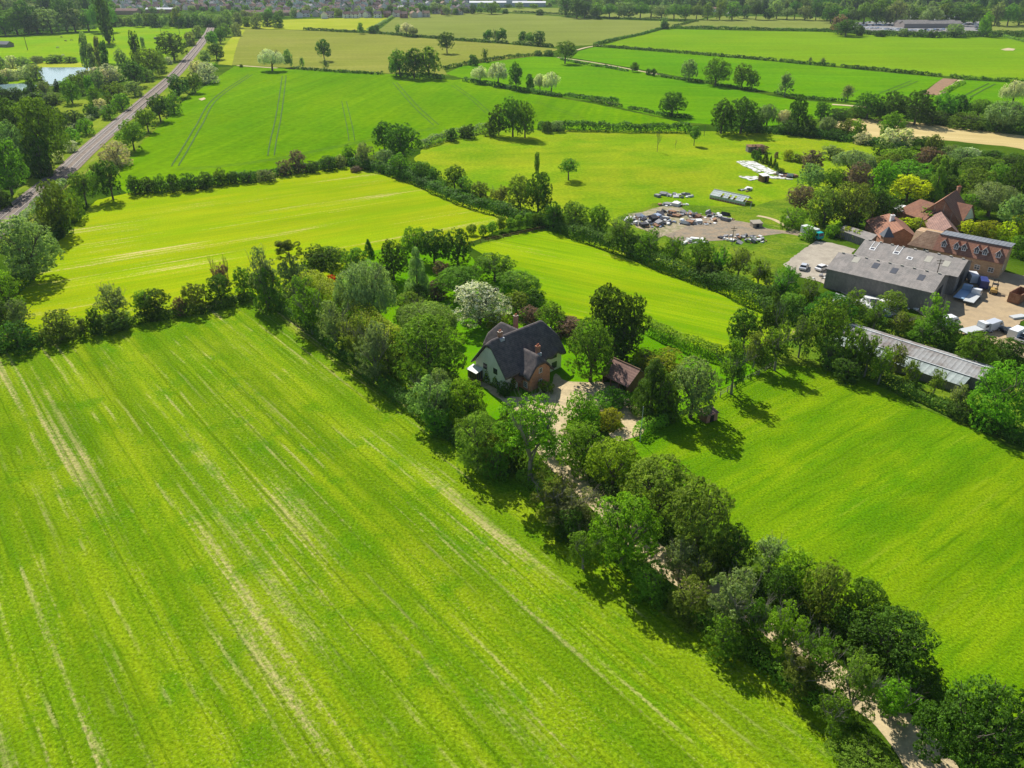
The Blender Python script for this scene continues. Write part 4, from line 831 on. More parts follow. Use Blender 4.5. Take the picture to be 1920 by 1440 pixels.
for q in ([GL(-gl, -3, 0), GL(gl, -3, 0), GL(gl, -3, 2), GL(-gl, -3, 2)], [GL(gl, -3, 0), GL(gl, 3, 0), GL(gl, 3, 2.0), GL(gl, 0, 4.2), GL(gl, -3, 2.0)], [GL(-gl, 3, 0), GL(-gl, -3, 0), GL(-gl, -3, 2.0), GL(-gl, 0, 4.2), GL(-gl, 3, 2.0)]): m.poly(q)
m.build('wall', WOOD, gr)
for i in range(4):
    s_ = -gl + 0.1 + (2 * gl - 0.2) * i / 3; m = MB(); m.cyl(GL(s_, 2.95, 0), GL(s_, 2.95, 2.05), 0.11, 0.11, 6); m.build('post', WOOD, gr)

# --- warehouse, two bays
w0 = G(1549, 503, 5.0); w1 = G(1751, 549, 5.0); wd = (w1 - w0); WL = wd.length; wrz = math.atan2(wd.y, wd.x)
wh = tag(empty('warehouse', (w0.x, w0.y, 0), wrz), "big grey warehouse with two parallel low-pitched fibre-cement roofs and rooflights", "warehouse")
for k, (xo, y0) in enumerate(((0, 0), (1.7, 14.6))):
    m = MB(); m.slab([(xo, y0 - .3, 5.0), (xo + WL, y0 - .3, 5.0), (xo + WL, y0 + 7.3, 7.2), (xo, y0 + 7.3, 7.2)], 0.15); m.slab([(xo + WL, y0 + 14.5, 5.0), (xo, y0 + 14.5, 5.0), (xo, y0 + 7.3, 7.2), (xo + WL, y0 + 7.3, 7.2)], 0.15)
    r_ = m.build('roof', ASB, wh)
    m = MB(); m.prism([(y0, 0), (y0 + 14.4, 0), (y0 + 14.4, 4.85), (y0 + 7.3, 7.0), (y0, 4.85)], xo + .25, xo + WL - .25, 'x'); m.build('wall', CLAD, wh)
    m = MB(); zf = lambda y: 5.0 + (y - y0 + .3) * 2.2 / 7.6
    for i in range(9):
        x = xo + 1.2 + i * (WL - 2.4) / 8; m.box(x - .3, x + .3, y0 + 7.1, y0 + 7.5, 7.2, 7.42)
    m.build('ridge_vents', SKYL, wh)
    for (fx, fy, w_, l_, mt) in (((.17, .62, 1.5, 2.4, SKYL), (.37, .55, 1.4, 2.2, SKYD), (.55, .5, 1.4, 2.2, SKYD), (.80, .45, 1.4, 2.2, SKYD)) if k == 0 else ((.64, .42, 1.5, 2.6, SKYL), (.81, .38, 1.5, 2.4, SKYL), (.48, .35, 1.3, 1.2, WHITE), (.10, .45, 1.4, 1.2, WHITE), (.33, .5, 1.5, 1.3, WHITE))):
        x = xo + fx * WL; y = y0 + fy * 7.3; m = MB(); m.slab([(x, y, zf(y) + .05), (x + w_, y, zf(y) + .05), (x + w_, y + l_, zf(y + l_) + .05), (x, y + l_, zf(y + l_) + .05)], 0.09); rl = m.build('rooflight', mt, wh)
        if mt is WHITE and fx < .4:
            m = MB()
            for dx in (0.0, w_ - .12): m.slab([(x + dx, y + l_, zf(y + l_) + .1), (x + dx + .14, y + l_, zf(y + l_) + .1), (x + dx + .14, y + l_ + 2.6, zf(y + l_ + 2.6) + .1), (x + dx, y + l_ + 2.6, zf(y + l_ + 2.6) + .1)], 0.1)
            m.build('flashing', WHITE, rl)
        if mt is WHITE: m = MB(); m.slab([(x + .25, y + .25, zf(y + .25) + .09), (x + w_ - .25, y + .25, zf(y + .25) + .09), (x + w_ - .25, y + l_ - .3, zf(y + l_ - .3) + .09), (x + .25, y + l_ - .3, zf(y + l_ - .3) + .09)], 0.03); m.build('pane', SKYD, rl)
m = MB(); m.box(WL + 1.46, WL + 1.52, 18.5, 23.0, 0, 4.2); m.build('door', BLACK, wh)
m = MB(); m.box(WL - .24, WL - .18, 4.5, 10.0, 0, 4.0); m.build('door', BLACK, wh)

# --- buff brick offices with six dormers
b0 = G(1703, 457, 4.3); b1 = G(1882, 493, 4.3); bd = b1 - b0; BL = bd.length; brz = math.atan2(bd.y, bd.x)
bo = tag(empty('office_building', (b0.x, b0.y, 0), brz), "long buff brick building with red tiled roof, six white-framed dormers and flat grey top", "building")
m = MB(); m.prism([(0, 0), (8.6, 0), (8.6, 6.9), (3.4, 7.25), (0, 4.2)], 0.3, BL - .2, 'x'); m.build('wall', BUFF, bo)
hx = BL * .27
m = MB(); m.slab([(hx, -.35, 4.1), (BL, -.35, 4.1), (BL, 3.3, 7.45), (hx, 3.3, 7.45)], 0.16); m.build('tiled_slope', TILE, bo)
m = MB(); m.slab([(hx + .2, 3.1, 7.66), (BL + .15, 3.1, 7.66), (BL + .15, 8.9, 7.2), (hx + .2, 8.9, 7.2)], 0.22); m.build('flat_roof', FELT, bo)
m = MB(); m.slab([(-.2, -.35, 4.1), (hx - .01, -.35, 4.1), (hx - .01, 3.9, 7.7), (2.8, 3.9, 7.7)], 0.16); m.slab([(-.2, 8.9, 4.1), (-.2, -.35, 4.1), (2.8, 3.9, 7.7)], 0.16); m.slab([(hx - .01, 8.9, 4.1), (-.2, 8.9, 4.1), (2.8, 3.9, 7.7), (hx - .01, 3.9, 7.7)], 0.16); m.build('hipped_roof', TILE3, bo)
for fx in (.365, .495, .575, .705, .79, .925):
    x = BL * fx; m = MB(); m.prism([(x - .62, 5.2), (x + .62, 5.2), (x + .62, 6.2), (x, 7.0), (x - .62, 6.2)], 0.75, 2.6, 'y'); dm = m.build('dormer', SLATE, bo)
    m = MB(); m.slab([(x - .85, .55, 5.95), (x, .55, 7.1), (x, 3.0, 7.1), (x - .85, 2.3, 5.95)], .1); m.slab([(x, .55, 7.1), (x + .85, .55, 5.95), (x + .85, 2.3, 5.95), (x, 3.0, 7.1)], .1); m.build('dormer_roof', TILE, dm)
    m = MB(); m.slab([(x - .88, .46, 5.98), (x, .46, 7.16), (x, .55, 7.16), (x - .88, .55, 5.98)], .16); m.slab([(x, .46, 7.16), (x + .88, .46, 5.98), (x + .88, .55, 5.98), (x, .55, 7.16)], .16); m.build('bargeboard', WHITE, dm)
    f_ = MB(); f_.box(x - .55, x + .55, .62, .745, 5.1, 5.25); f_.box(x - .55, x - .42, .62, .745, 5.25, 6.1); f_.box(x + .42, x + .55, .62, .745, 5.25, 6.1); f_.box(x - .06, x + .06, .62, .745, 5.25, 6.1); f_.build('window_frame', WHITE, dm)
for fx in (.20, .62, .76, .90): window(bo, (BL * fx, -.001, 1.9 if fx > .5 else 3.4), '-y', 1.3, 1.2, 2, 2)
window(bo, (BL - .199, 3.0, 2.2), '+x', 1.2, 1.2, 2, 2)

# --- red-roofed house among the trees, several wings
hr0 = G(1735, 400, 4.0); rh = tag(empty('red_roofed_house', (hr0.x, hr0.y, 0)), "rambling red-tiled house of several wings half hidden in the wood behind the warehouse", "house")
block(rh, G(1668, 400, 5.6), G(1694, 428, 5.6), 5.6, 5.2, 2.6, TILE, BRICK, hipa=3.0)
block(rh, G(1726, 373, 7.0), G(1762, 384, 7.0), 7.0, 4.6, 3.2, TILE, BRICK, hipa=3.4)
block(rh, G(1793, 356, 9.4), G(1770, 372, 9.4), 9.4, 6.6, 2.6, TILE, BRICK)
block(rh, G(1792, 378, 7.2), G(1822, 384, 7.2), 7.2, 4.6, 3.0, TILE, CREAM)
block(rh, G(1762, 392, 5.8), G(1784, 424, 5.8), 5.8, 3.6, 2.8, TILE2, BRICK)
block(rh, G(1690, 384, 4.0), G(1706, 390, 4.0), 4.0, 2.6, 3.4, WHITE, BRICK, names=('flat_roof', 'wall'))
p = G(1799, 350, 10); o_ = rh.location; chimney(rh, p.x - o_.x, p.y - o_.y, 6.5, 10.1, 1.0, .8, 2)
p = G(1673, 408, 6); chimney(rh, p.x - o_.x, p.y - o_.y, 4.2, 6.8, 1.0, .9, 1, WHITE)

# --- low grey lean-to behind the truck
l0 = G(1571, 430, 2.6); lt = tag(empty('lean_to_shed', (l0.x, l0.y, 0)), "low shed with patched pale grey sheet roof behind the yellow-green shrubs", "shed")
a_, b_, c_, d_ = G(1571, 430, 2.2), G(1632, 452, 2.2), G(1645, 440, 3.0), G(1585, 422, 3.0); O_ = Vector((l0.x, l0.y, 0))
m = MB(); m.slab([a_ - O_, b_ - O_, c_ - O_, d_ - O_], .12); m.build('roof', ASB, lt)
m = MB(); q = [a_ - O_, b_ - O_, c_ - O_, d_ - O_]
for i in range(4):
    u_, v_ = q[i], q[(i + 1) % 4]; m.poly([(u_.x, u_.y, 0), (v_.x, v_.y, 0), (v_.x, v_.y, v_.z - .13), (u_.x, u_.y, u_.z - .13)])
m.build('wall', CLAD, lt)
# pyramid-roofed kiosk
kp = G(1655, 474, 0); ks = tag(empty('small_turret', (kp.x, kp.y, 0)), "tiny slate-roofed turret with pointed top behind the warehouse roof", "turret")
m = MB(); m.box(-1.1, 1.1, -1.1, 1.1, 0, 5.0); m.build('wall', BRICK, ks); m = MB(); A4 = [(-1.5, -1.5, 4.9), (1.5, -1.5, 4.9), (1.5, 1.5, 4.9), (-1.5, 1.5, 4.9)]
for i in range(4): m.poly([A4[i], A4[(i + 1) % 4], (0, 0, 7.6)])
m.poly(A4[::-1]); m.build('roof', SLATE, ks)

# --- long grey shed
s0 = G(1582, 605, 3.4); s1 = G(1860, 692, 3.4); sdv = s1 - s0; SL = sdv.length
ls = tag(empty('long_shed', (s0.x, s0.y, 0), math.atan2(sdv.y, sdv.x)), "very long low shed with patched grey corrugated roof behind a line of trees", "shed")
GREYR = roof_mat("patched_sheeting", (0.34, 0.345, 0.34), (0.21, 0.18, 0.16), 0.9, 0.22, 'x', 0.85); GREYR2 = roof_mat("mossy_sheeting", (0.36, 0.40, 0.38), (0.25, 0.30, 0.28), 1.25, 0.35, 'x', 0.8)
m = MB(); m.slab([(0, -4.2, 2.5), (SL, -4.2, 2.5), (SL, 0, 3.4), (0, 0, 3.4)], .1); m.slab([(SL, 3.2, 2.6), (0, 3.2, 2.6), (0, 0, 3.4), (SL, 0, 3.4)], .1); m.build('roof', GREYR, ls)
m = MB(); m.box(-.1, SL + .1, -.16, .16, 3.38, 3.50); m.build('ridge_cap', PALE, ls)
m = MB(); m.slab([(SL * .0, -8.0, 1.9), (SL * .93, -8.0, 1.9), (SL * .93, -4.0, 2.42), (SL * .0, -4.0, 2.42)], .08); m.build('lean_to_roof', GREYR2, ls)
m = MB(); m.box(0, SL * .93, -4.35, -4.12, 2.52, 2.60); m.build('flashing', PALE, ls)
m = MB(); m.box(.2, SL - .2, -4.0, 3.0, 0, 2.4); m.box(.2, SL * .92, -7.7, -4.01, 0, 1.8); m.build('wall', CLAD, ls)

# --- derelict greenhouse in the rough pasture
q0, q1 = G(1331, 367, 1.0), G(1397, 381, 1.0); gv = q1 - q0; GLn = gv.length
gh = tag(empty('greenhouse', (q0.x, q0.y, 0), math.atan2(gv.y, gv.x)), "derelict greenhouse with grey glass roof and several missing panes in the rough pasture", "greenhouse")
GHG = plain("dusty_glass", (0.42, 0.50, 0.50), 0.3, 0.2, 0.5, c2=(0.30, 0.36, 0.36), spec=.5)
m = MB(); rr = random.Random(4); nb = 14
for i in range(nb):
    xa, xb = GLn * i / nb + .06, GLn * (i + 1) / nb - .06
    for j in range(3):
        if i in (4, 7, 9, 13) and j < 2 or rr.random() < .04: continue
        t0, t1 = j / 3 + .02, (j + 1) / 3 - .02; m.slab([(xa, 2.6 * t0, 1.3 + 1.4 * t0), (xb, 2.6 * t0, 1.3 + 1.4 * t0), (xb, 2.6 * t1, 1.3 + 1.4 * t1), (xa, 2.6 * t1, 1.3 + 1.4 * t1)], .03)
    m.slab([(xb, 5.2, 1.3), (xa, 5.2, 1.3), (xa, 2.62, 2.7), (xb, 2.62, 2.7)], .03); m.box(xa, xb, 0, .03, .5, 1.28)
m.build('glazing', GHG, gh)
m = MB()
for i in range(nb + 1):
    x = GLn * i / nb; m.slab([(x - .05, 0, 1.36), (x + .05, 0, 1.36), (x + .05, 2.6, 2.78), (x - .05, 2.6, 2.78)], .08); m.slab([(x + .05, 5.2, 1.36), (x - .05, 5.2, 1.36), (x - .05, 2.6, 2.78), (x + .05, 2.6, 2.78)], .08); m.box(x - .05, x + .05, -.05, -.01, 0, 1.3)
m.box(-.05, GLn + .05, 2.52, 2.68, 2.78, 2.86); m.build('frame', PALE, gh)
m = MB(); m.box(0, GLn, .02, .12, 0, .5); m.box(0, GLn, 5.1, 5.2, 0, .5); m.build('base_wall', BRICK, gh)
# --- small huts
def hut(px, py, w, d, h, rz, label, wallm, roofm, cat="shed"):
    p = G(px, py); r0 = tag(empty('shed', (p.x, p.y, 0), rz), label, cat)
    m = MB(); m.box(-w / 2, w / 2, -d / 2, d / 2, 0, h); m.build('wall', wallm, r0)
    m = MB(); m.slab([(-w / 2 - .15, -d / 2 - .15, h + .1), (w / 2 + .15, -d / 2 - .15, h + .1), (w / 2 + .15, d / 2 + .15, h + .45), (-w / 2 - .15, d / 2 + .15, h + .45)], .1); m.build('roof', roofm, r0)
    m = MB(); m.box(-.45, .45, -d / 2 - .04, -d / 2 - .005, 0, min(2, h - .1)); m.build('door', BLACK, r0); return r0
hut(1415, 284, 7.0, 3.0, 2.2, R(5), "low dark shed with white-edged roof at the back of the nursery strip", CLAD, WOOD)
hut(1431, 340, 2.8, 2.6, 2.2, R(20), "small dark wooden hut at the corner of the white sheeting", WOOD, WHITE)
hut(1417, 425, 3.0, 2.4, 1.3, R(10), "small grey stone-coloured box-like hut beside the bare earth yard", CONC, CONC)
hut(1481, 418, 2.6, 1.8, 1.4, R(-40), "small dark open shelter at the end of the bare earth track", WOOD, CLAD)
hut(1327, 786, 2.6, 2.0, 1.5, R(30), "little red brick hut under the grey-green tree by the paddock", BRICK, TILE2)

# --- far buildings
TW0 = plain('grey_brick', (0.30, 0.26, 0.24), .9, .1)
OFFW = plain('off_white_sheeting', (0.55, 0.56, 0.58), .7, .08); BLUEG = plain('blue_grey_sheeting', (0.36, 0.38, 0.42), .7, .1)
def far_block(px, py, L, W_, h, zr, rz, label, wallm, roofm, name='industrial_shed', cat='building', bays=1, group=None):
    p = G(px, py); r0 = tag(empty(name, (p.x, p.y, 0), rz), label, cat, group)
    for k in range(bays):
        y0 = (k - bays / 2) * W_
        m = MB(); m.prism([(y0, 0), (y0 + W_, 0), (y0 + W_, h), (y0 + W_ / 2, zr - .2), (y0, h)], -L / 2, L / 2, 'x'); m.build('wall', wallm, r0)
        m = MB(); m.slab([(-L / 2 - .4, y0, h + .1), (L / 2 + .4, y0, h + .1), (L / 2 + .4, y0 + W_ / 2, zr), (-L / 2 - .4, y0 + W_ / 2, zr)], .25); m.slab([(L / 2 + .4, y0 + W_, h + .1), (-L / 2 - .4, y0 + W_, h + .1), (-L / 2 - .4, y0 + W_ / 2, zr), (L / 2 + .4, y0 + W_ / 2, zr)], .25); m.build('roof', roofm, r0)
    return r0
far_block(1738, 51, 68, 13, 4.5, 7.5, R(2), "long low workshop with grey roof in the middle of the vehicle park", TW0, ASB, 'workshop', 'building', 2)
far_block(1718, 42, 20, 14, 5, 8, R(5), "white-roofed hall behind the workshop of the vehicle park", WHITE, WHITE, 'workshop')
far_block(1768, 42, 22, 14, 5, 9, R(-8), "pale-roofed hall behind the workshop's end, the one nearer the green strip", WHITE, PALE, 'workshop')
far_block(915, 13, 60, 30, 7, 9, R(0), "wide white industrial shed on the town's edge, leftmost of three", PALE, OFFW, bays=1, group="white sheds on the edge of town")
far_block(955, 9, 60, 34, 9, 11, R(2), "tallest white industrial shed on the town's edge, middle of three", PALE, OFFW, group="white sheds on the edge of town")
far_block(992, 12, 55, 26, 6, 8, R(-2), "long white industrial shed on the town's edge, rightmost of three", PALE, OFFW, group="white sheds on the edge of town")
far_block(1380, 27, 26, 12, 4, 7, R(8), "pale farmhouse standing before the far wood", CREAM, TILE3, 'farmhouse', 'house')
far_block(1345, 22, 18, 10, 4, 6.5, R(-5), "brown-roofed barn beside the pale farmhouse before the far wood", CREAM, TILE3, 'barn', 'barn')
far_block(6, 88, 16, 9, 2.5, 5.0, R(-10), "dark-roofed stable at the edge of the horse pasture", CLAD, SLATE, 'stable', 'stable')
far_block(62, 16, 30, 12, 5, 8, R(10), "grey-roofed house showing above the wood by the horse pasture", CREAM, ASB, 'house', 'house')
far_block(232, 27, 46, 12, 5, 8, R(-3), "long brown-roofed school-like block above the railway pasture, leftmost", BUFF, TILE2, 'long_building', 'building')
far_block(305, 24, 44, 14, 5, 7, R(2), "long block with pale blue-grey roof beyond the railway pasture", BUFF, BLUEG, 'long_building', 'building')
far_block(480, 30, 30, 12, 4, 7.5, R(-4), "brown-roofed house at the corner of the yellow meadow", BUFF, TILE2, 'house', 'house')
far_block(535, 29, 42, 12, 4, 7, R(3), "long brown-roofed terrace facing the yellow meadow", BUFF, TILE2, 'long_building', 'building')

# town houses: four patterns, copied
TW = [plain("town_brick", (0.36, 0.20, 0.15), 0.9, 0.15), plain("town_render", (0.80, 0.79, 0.76), 0.9, 0.06), plain("town_stone", (0.60, 0.55, 0.46), 0.9, 0.08)]
TR = [roof_mat('town_tiles', (0.27, 0.17, 0.14), (0.20, 0.14, 0.125), .4), TILE2, SLATE, roof_mat("grey_tiles", (0.20, 0.17, 0.17), (0.15, 0.13, 0.14), 0.4), TILE3]
TN = ['red-roofed', 'brown-roofed', 'slate-roofed', 'grey-roofed', 'tan-roofed']
def proto(rm, wm, L=10.0, W_=8.0, h=5.2, zr=8.2):
    r0 = empty('town_house', (0, 0, -500))
    m = MB(); m.prism([(-W_ / 2, 0), (W_ / 2, 0), (W_ / 2, h), (0, zr - .2), (-W_ / 2, h)], -L / 2, L / 2, 'x'); w_ = m.build('wall', wm, r0)
    m = MB(); m.slab([(-L / 2 - .3, -W_ / 2 - .4, h - .1), (L / 2 + .3, -W_ / 2 - .4, h - .1), (L / 2 + .3, 0, zr), (-L / 2 - .3, 0, zr)], .2); m.slab([(L / 2 + .3, W_ / 2 + .4, h - .1), (-L / 2 - .3, W_ / 2 + .4, h - .1), (-L / 2 - .3, 0, zr), (L / 2 + .3, 0, zr)], .2); m.build('roof', rm, r0)
    m = MB(); m.box(-L / 2 + .3, -L / 2 + 1.2, -.4, .4, zr - .8, zr + 1.2); m.build('chimney', wm, r0)
    for x in (-2.8, 2.8):
        for z in (1.6, 4.2): m = MB(); m.box(x - .8, x + .8, -W_ / 2 - .06, -W_ / 2 - .01, z - .6, z + .6); m.build('window', GLASSD, r0)
    return r0
protos = [(i, proto(TR[i], TW[j])) for i, j in ((0, 1), (1, 1), (2, 1), (3, 1), (4, 2), (0, 0), (3, 2))]
rt = random.Random(9); used = set()
HN = ["nearest", "second", "third", "fourth", "fifth", "sixth"]
for k, (yb, xa, xb, dx) in enumerate(((33, 560, 800, 15), (26, 500, 890, 16), (19.5, 200, 880, 17), (13, 190, 880, 17), (7, 190, 880, 17), (1.5, 200, 880, 18))):
    x = xa; row = []
    while x < xb: row.append((x, yb + rt.uniform(-2, 2))); x += dx * rt.uniform(.7, 1.35)
    for i, (x, y) in enumerate(row):
        pi = rt.randrange(len(protos)); ti, pr = protos[pi]
        if pi not in used: used.add(pi); o = pr
        else: o = copy_tree(pr)
        p = G(x, y); o.location = (p.x, p.y, 0); o.rotation_euler = (0, 0, rt.choice([R(5), R(25), R(-20), R(95), R(60), R(-65)]) + rt.uniform(-.15, .15))
        tag(o, f"{TN[ti]} house, {ordinal(i)} from left in the {HN[k]} row of the town", "house", "houses of the far town")

# white sheeting and rubbish in the nursery
SHEETW = plain("white_sheeting", (0.72, 0.72, 0.71), 0.7, 0.12, 0.35, c2=(0.50, 0.50, 0.46), bump=.05)
def torn(mat):
    t = mat.node_tree; b = t.nodes["Principled BSDF"]; src = b.inputs["Base Color"].links[0].from_socket; n = t.nodes.new("ShaderNodeTexNoise"); n.inputs["Scale"].default_value = 0.55; n.inputs["Detail"].default_value = 4
    g = t.nodes.new("ShaderNodeNewGeometry"); t.links.new(g.outputs["Position"], n.inputs["Vector"]); r = t.nodes.new("ShaderNodeMapRange"); r.inputs["From Min"].default_value = 0.55; r.inputs["From Max"].default_value = 0.60
    t.links.new(n.outputs["Fac"], r.inputs["Value"]); m = t.nodes.new("ShaderNodeMix"); m.data_type = 'RGBA'; m.inputs[7].default_value = (0.13, 0.18, 0.04, 1); t.links.new(r.outputs[0], m.inputs[0]); t.links.new(src, m.inputs[6]); t.links.new(m.outputs[2], b.inputs["Base Color"])
torn(SHEETW)
def ground_cloth(pts, label):
    rj = random.Random(int(pts[0][0])); q_ = []
    for i in range(len(pts)):
        (x0, y0), (x1, y1) = pts[i], pts[(i + 1) % len(pts)]
        for k in range(6): q_.append((x0 + (x1 - x0) * k / 6 + rj.uniform(-1.2, 1.2), y0 + (y1 - y0) * k / 6 + rj.uniform(-.5, .5)))
    P = [G(x, y) for x, y in q_]; c = P[0]; m = MB(); n = len(P); a = sum(P[i].x * P[(i + 1) % n].y - P[(i + 1) % n].x * P[i].y for i in range(n))
    if a < 0: P.reverse()
    m.poly([(p.x - c.x, p.y - c.y, .20) for p in P])
    for i in range(n):
        p, q = P[i] - c, P[(i + 1) % n] - c; m.poly([(p.x, p.y, 0), (q.x, q.y, 0), (q.x, q.y, .20), (p.x, p.y, .20)])
    tag(m.build('ground_sheeting', SHEETW, None, (c.x, c.y, 0)), label, "ground sheet", "white sheets in the nursery")
ground_cloth([(1380, 304), (1388, 302), (1428, 322), (1420, 324)], "long narrow white ground sheet, leftmost strip of the nursery plot")
ground_cloth([(1391, 302), (1414, 303), (1462, 326), (1440, 327)], "wide white ground sheet in the middle of the nursery plot")
ground_cloth([(1384, 331), (1418, 331), (1426, 335), (1408, 339)], "white ground sheet with pointed end beside the small dark hut")
ground_cloth([(1434, 330), (1470, 331), (1487, 337), (1446, 335)], "crumpled white ground sheet running to the wood's edge")

# ---------------------------------------------------------------- heaps, poles, vehicles, animals
RM = [plain("rubbish_white", (0.70, 0.70, 0.68), 0.8, .1), plain("rubbish_grey", (0.25, 0.25, 0.26), 0.8, .2), plain("rubbish_dark", (0.05, 0.05, 0.06), 0.7, .3), plain("rubbish_rust", (0.30, 0.17, 0.10), 0.9, .2), plain("rubbish_blue", (0.25, 0.32, 0.45), 0.7, .1)]
def heap(px, py, rx, ry, h, n, label, wts, seed, big=1.0):
    n = int(n * .65); rg = random.Random(seed); c = G(px, py); m = MB()
    for i in range(n):
        a = rg.uniform(0, 6.28); q = math.sqrt(rg.random()); x, y = math.cos(a) * q * rx, math.sin(a) * q * ry; z = h * (1 - q * q) * rg.uniform(.2, 1)
        s = min(2.4, rg.expovariate(1.6) + .15) * big; M = Matrix.Translation((x, y, z + .1)) @ Matrix.Rotation(rg.uniform(0, 6.28), 4, 'Z') @ Matrix.Rotation(rg.uniform(-.5, .5), 4, 'X')
        m.box(-s / 2, s / 2, -s * rg.uniform(.2, .5), s * .4, -s * .15, s * rg.uniform(.05, .4), rg.choices(range(5), wts)[0], M)
    o = m.build('rubbish_heap', RM, None, (c.x, c.y, 0)); tag(o, label, "rubbish heap", kind="stuff")
heap(1218, 416, 7, 6, 1.4, 240, "large mixed heap of black and white rubbish at the edge of the bare yard", (5, 3, 4, 2, 1), 1)
heap(1262, 402, 7, 3, .9, 110, "flat dark heap above the bare earth yard", (2, 4, 4, 2, 0), 2)
heap(1300, 418, 7, 2.5, .8, 100, "pale heap of sheets along the bare earth yard", (6, 2, 1, 1, 1), 3)
heap(1318, 405, 8, 2.5, .8, 110, "grey heap of broken slabs beyond the bare yard", (2, 6, 2, 1, 0), 4)
heap(1352, 412, 4, 2, .7, 40, "small pale heap beside the bare yard", (5, 3, 0, 2, 0), 5)
heap(1396, 449, 7, 4, 1.0, 110, "ring of grey rubble in the long grass below the bare yard", (4, 5, 1, 2, 0), 6)
heap(1262, 384, 5, 2.5, .7, 50, "white heap at the top of the rough ground", (7, 2, 0, 1, 0), 7)
heap(1268, 368, 7, 2.5, .5, 50, "scattered pale sheets in the pasture grass", (5, 3, 1, 1, 0), 8)
heap(1402, 357, 3, 2, .6, 25, "small brown heap between greenhouse and hut", (3, 3, 1, 3, 0), 9)
heap(1470, 330, 5, 3, .8, 60, "reddish-brown heap at the end of the white sheeting", (1, 2, 2, 5, 0), 10)
heap(1628, 576, 7, 4, 1.6, 70, "heap of white panels and boxes behind the warehouse", (8, 1, 0, 1, 1), 11, 2.0)
heap(1665, 575, 9, 3, .8, 60, "scattered pale scrap among the shrubs below the warehouse wall", (6, 3, 1, 1, 0), 12)
heap(1545, 522, 3, 2, .8, 35, "small scrap pile at the corner of the concrete yard", (4, 4, 1, 1, 0), 13)
heap(1295, 455, 5, 2, .6, 35, "white scraps under the trees at the yard's lower edge", (8, 1, 0, 1, 0), 14)

def pole(px, yb, h, label, arm=True, r=0.14, mat=None, name='telegraph_pole', cat='pole'):
    p = G(px, yb); o = tag(empty(name, (p.x, p.y, 0)), label, cat); m = MB(); m.cyl((0, 0, 0), (0, 0, h), r, r * .7, 7); m.build('post', mat or BARK, o)
    if arm: m = MB(); m.box(-.9, .9, -.07, .07, h - .6, h - .45); m.box(-.6, .6, -.07, .07, h - 1.2, h - 1.08); m.build('crossarm', mat or BARK, o)
pole(52, 94, 11, "wooden pole with crossarms in the horse pasture", r=.3)
pole(337, 64, 12, "thin pole beside the railway at the pasture's end", r=.25)
pole(304, 72, 12, "thin pole in the horse pasture beside the railway trees", r=.22)
pole(1745, 555, 9.5, "dark pole rising in front of the warehouse roof", True, .14)
pole(1716, 462, 8.5, "dark pole standing at the tiled end of the brick building", False, .14)
pole(1736, 622, 8, "leaning wooden pole among the shrubs below the yard", False, .13)
pole(1372, 460, 5.5, "short wooden pole at the lower edge of the bare earth yard", True, .10)
pole(1200, 829, 7.0, "tall thin white pole beside the gravel turning place", False, .07, PALE, 'flag_pole')
pole(1320, 255, 5, "thin post in the pasture's top corner", False, .10)
pole(1407, 392, 2.2, "pale post below the greenhouse", False, .10, PALE, 'post', 'post')
# fence along the saplings and by the paddock gate
def fence(pts, label, h=1.2, step=2.6, mat=None):
    P = smooth([G(x, y).xy for x, y in pts], 3); o3 = P[0]; o = tag(empty('fence', (o3.x, o3.y, 0)), label, "fence"); m = MB(); acc = 0
    for a, b in zip(P, P[1:]):
        a_, b_ = a - o3, b - o3
        for z in (h * .45, h * .9): m.cyl((a_.x, a_.y, z), (b_.x, b_.y, z), .05, .05, 4, cap=False)
        L = (b - a).length; t = -acc
        while t < L:
            if t >= 0: q = a_.lerp(b_, t / L); pm = MB(); pm.box(-.07, .07, -.07, .07, 0, h); pm.build('post', mat or WOOD, o, (q.x, q.y, 0))
            t += step
        acc = (L - (t - step)) if L > 0 else acc
    m.build('rails', mat or WOOD, o)
fence([(872, 462), (930, 450), (1000, 435), (1045, 424)], "light post and rail fence along the row of saplings")
fence([(1350, 745), (1385, 722), (1420, 705), (1445, 690)], "pale post and rail fence at the corner of the lush paddock", mat=PALEBARK)
fence([(60, 420), (130, 350), (200, 300), (262, 245)], "wire-like lineside fence on the crop side of the railway", h=1.3, step=6)

PAINT = {}
def paint(n, c, rough=.3): 
    if n not in PAINT: PAINT[n] = plain(n, c, rough, .03, 1.0, spec=.5)
    return PAINT[n]
TYRE = plain("tyre_rubber", (0.02, 0.02, 0.02), .9, .1)
def wheels(o, xs, hw, r=.36, w=.24):
    for x in xs:
        for s in (-1, 1):
            m = MB(); m.cyl((0, -w / 2, 0), (0, w / 2, 0), r, r, 12); wl_ = m.build('wheel', TYRE, o, (x, s * hw, r)); q = MB(); q.cyl((0, -w / 2 - .01, 0), (0, w / 2 + .01, 0), r * .55, r * .55, 8); q.build('hub', PALE, wl_)
def hull(prof, hw, hw_top, mat, name, parent, zsplit):
    """body from a side profile (x, z); sides lean in above zsplit"""
    m = MB(); n = len(prof); zt = max(z for _, z in prof); f = lambda z: hw if z <= zsplit else hw + (hw_top - hw) * (z - zsplit) / (zt - zsplit + 1e-6)
    for s in (-1, 1): m.v += [(x, s * f(z), z) for x, z in prof]
    m.f = [list(range(n)), [n + i for i in reversed(range(n))]] + [[(i + 1) % n, i, n + i, n + (i + 1) % n] for i in range(n)]; m.m = [0] * len(m.f); return m.build(name, mat, parent)
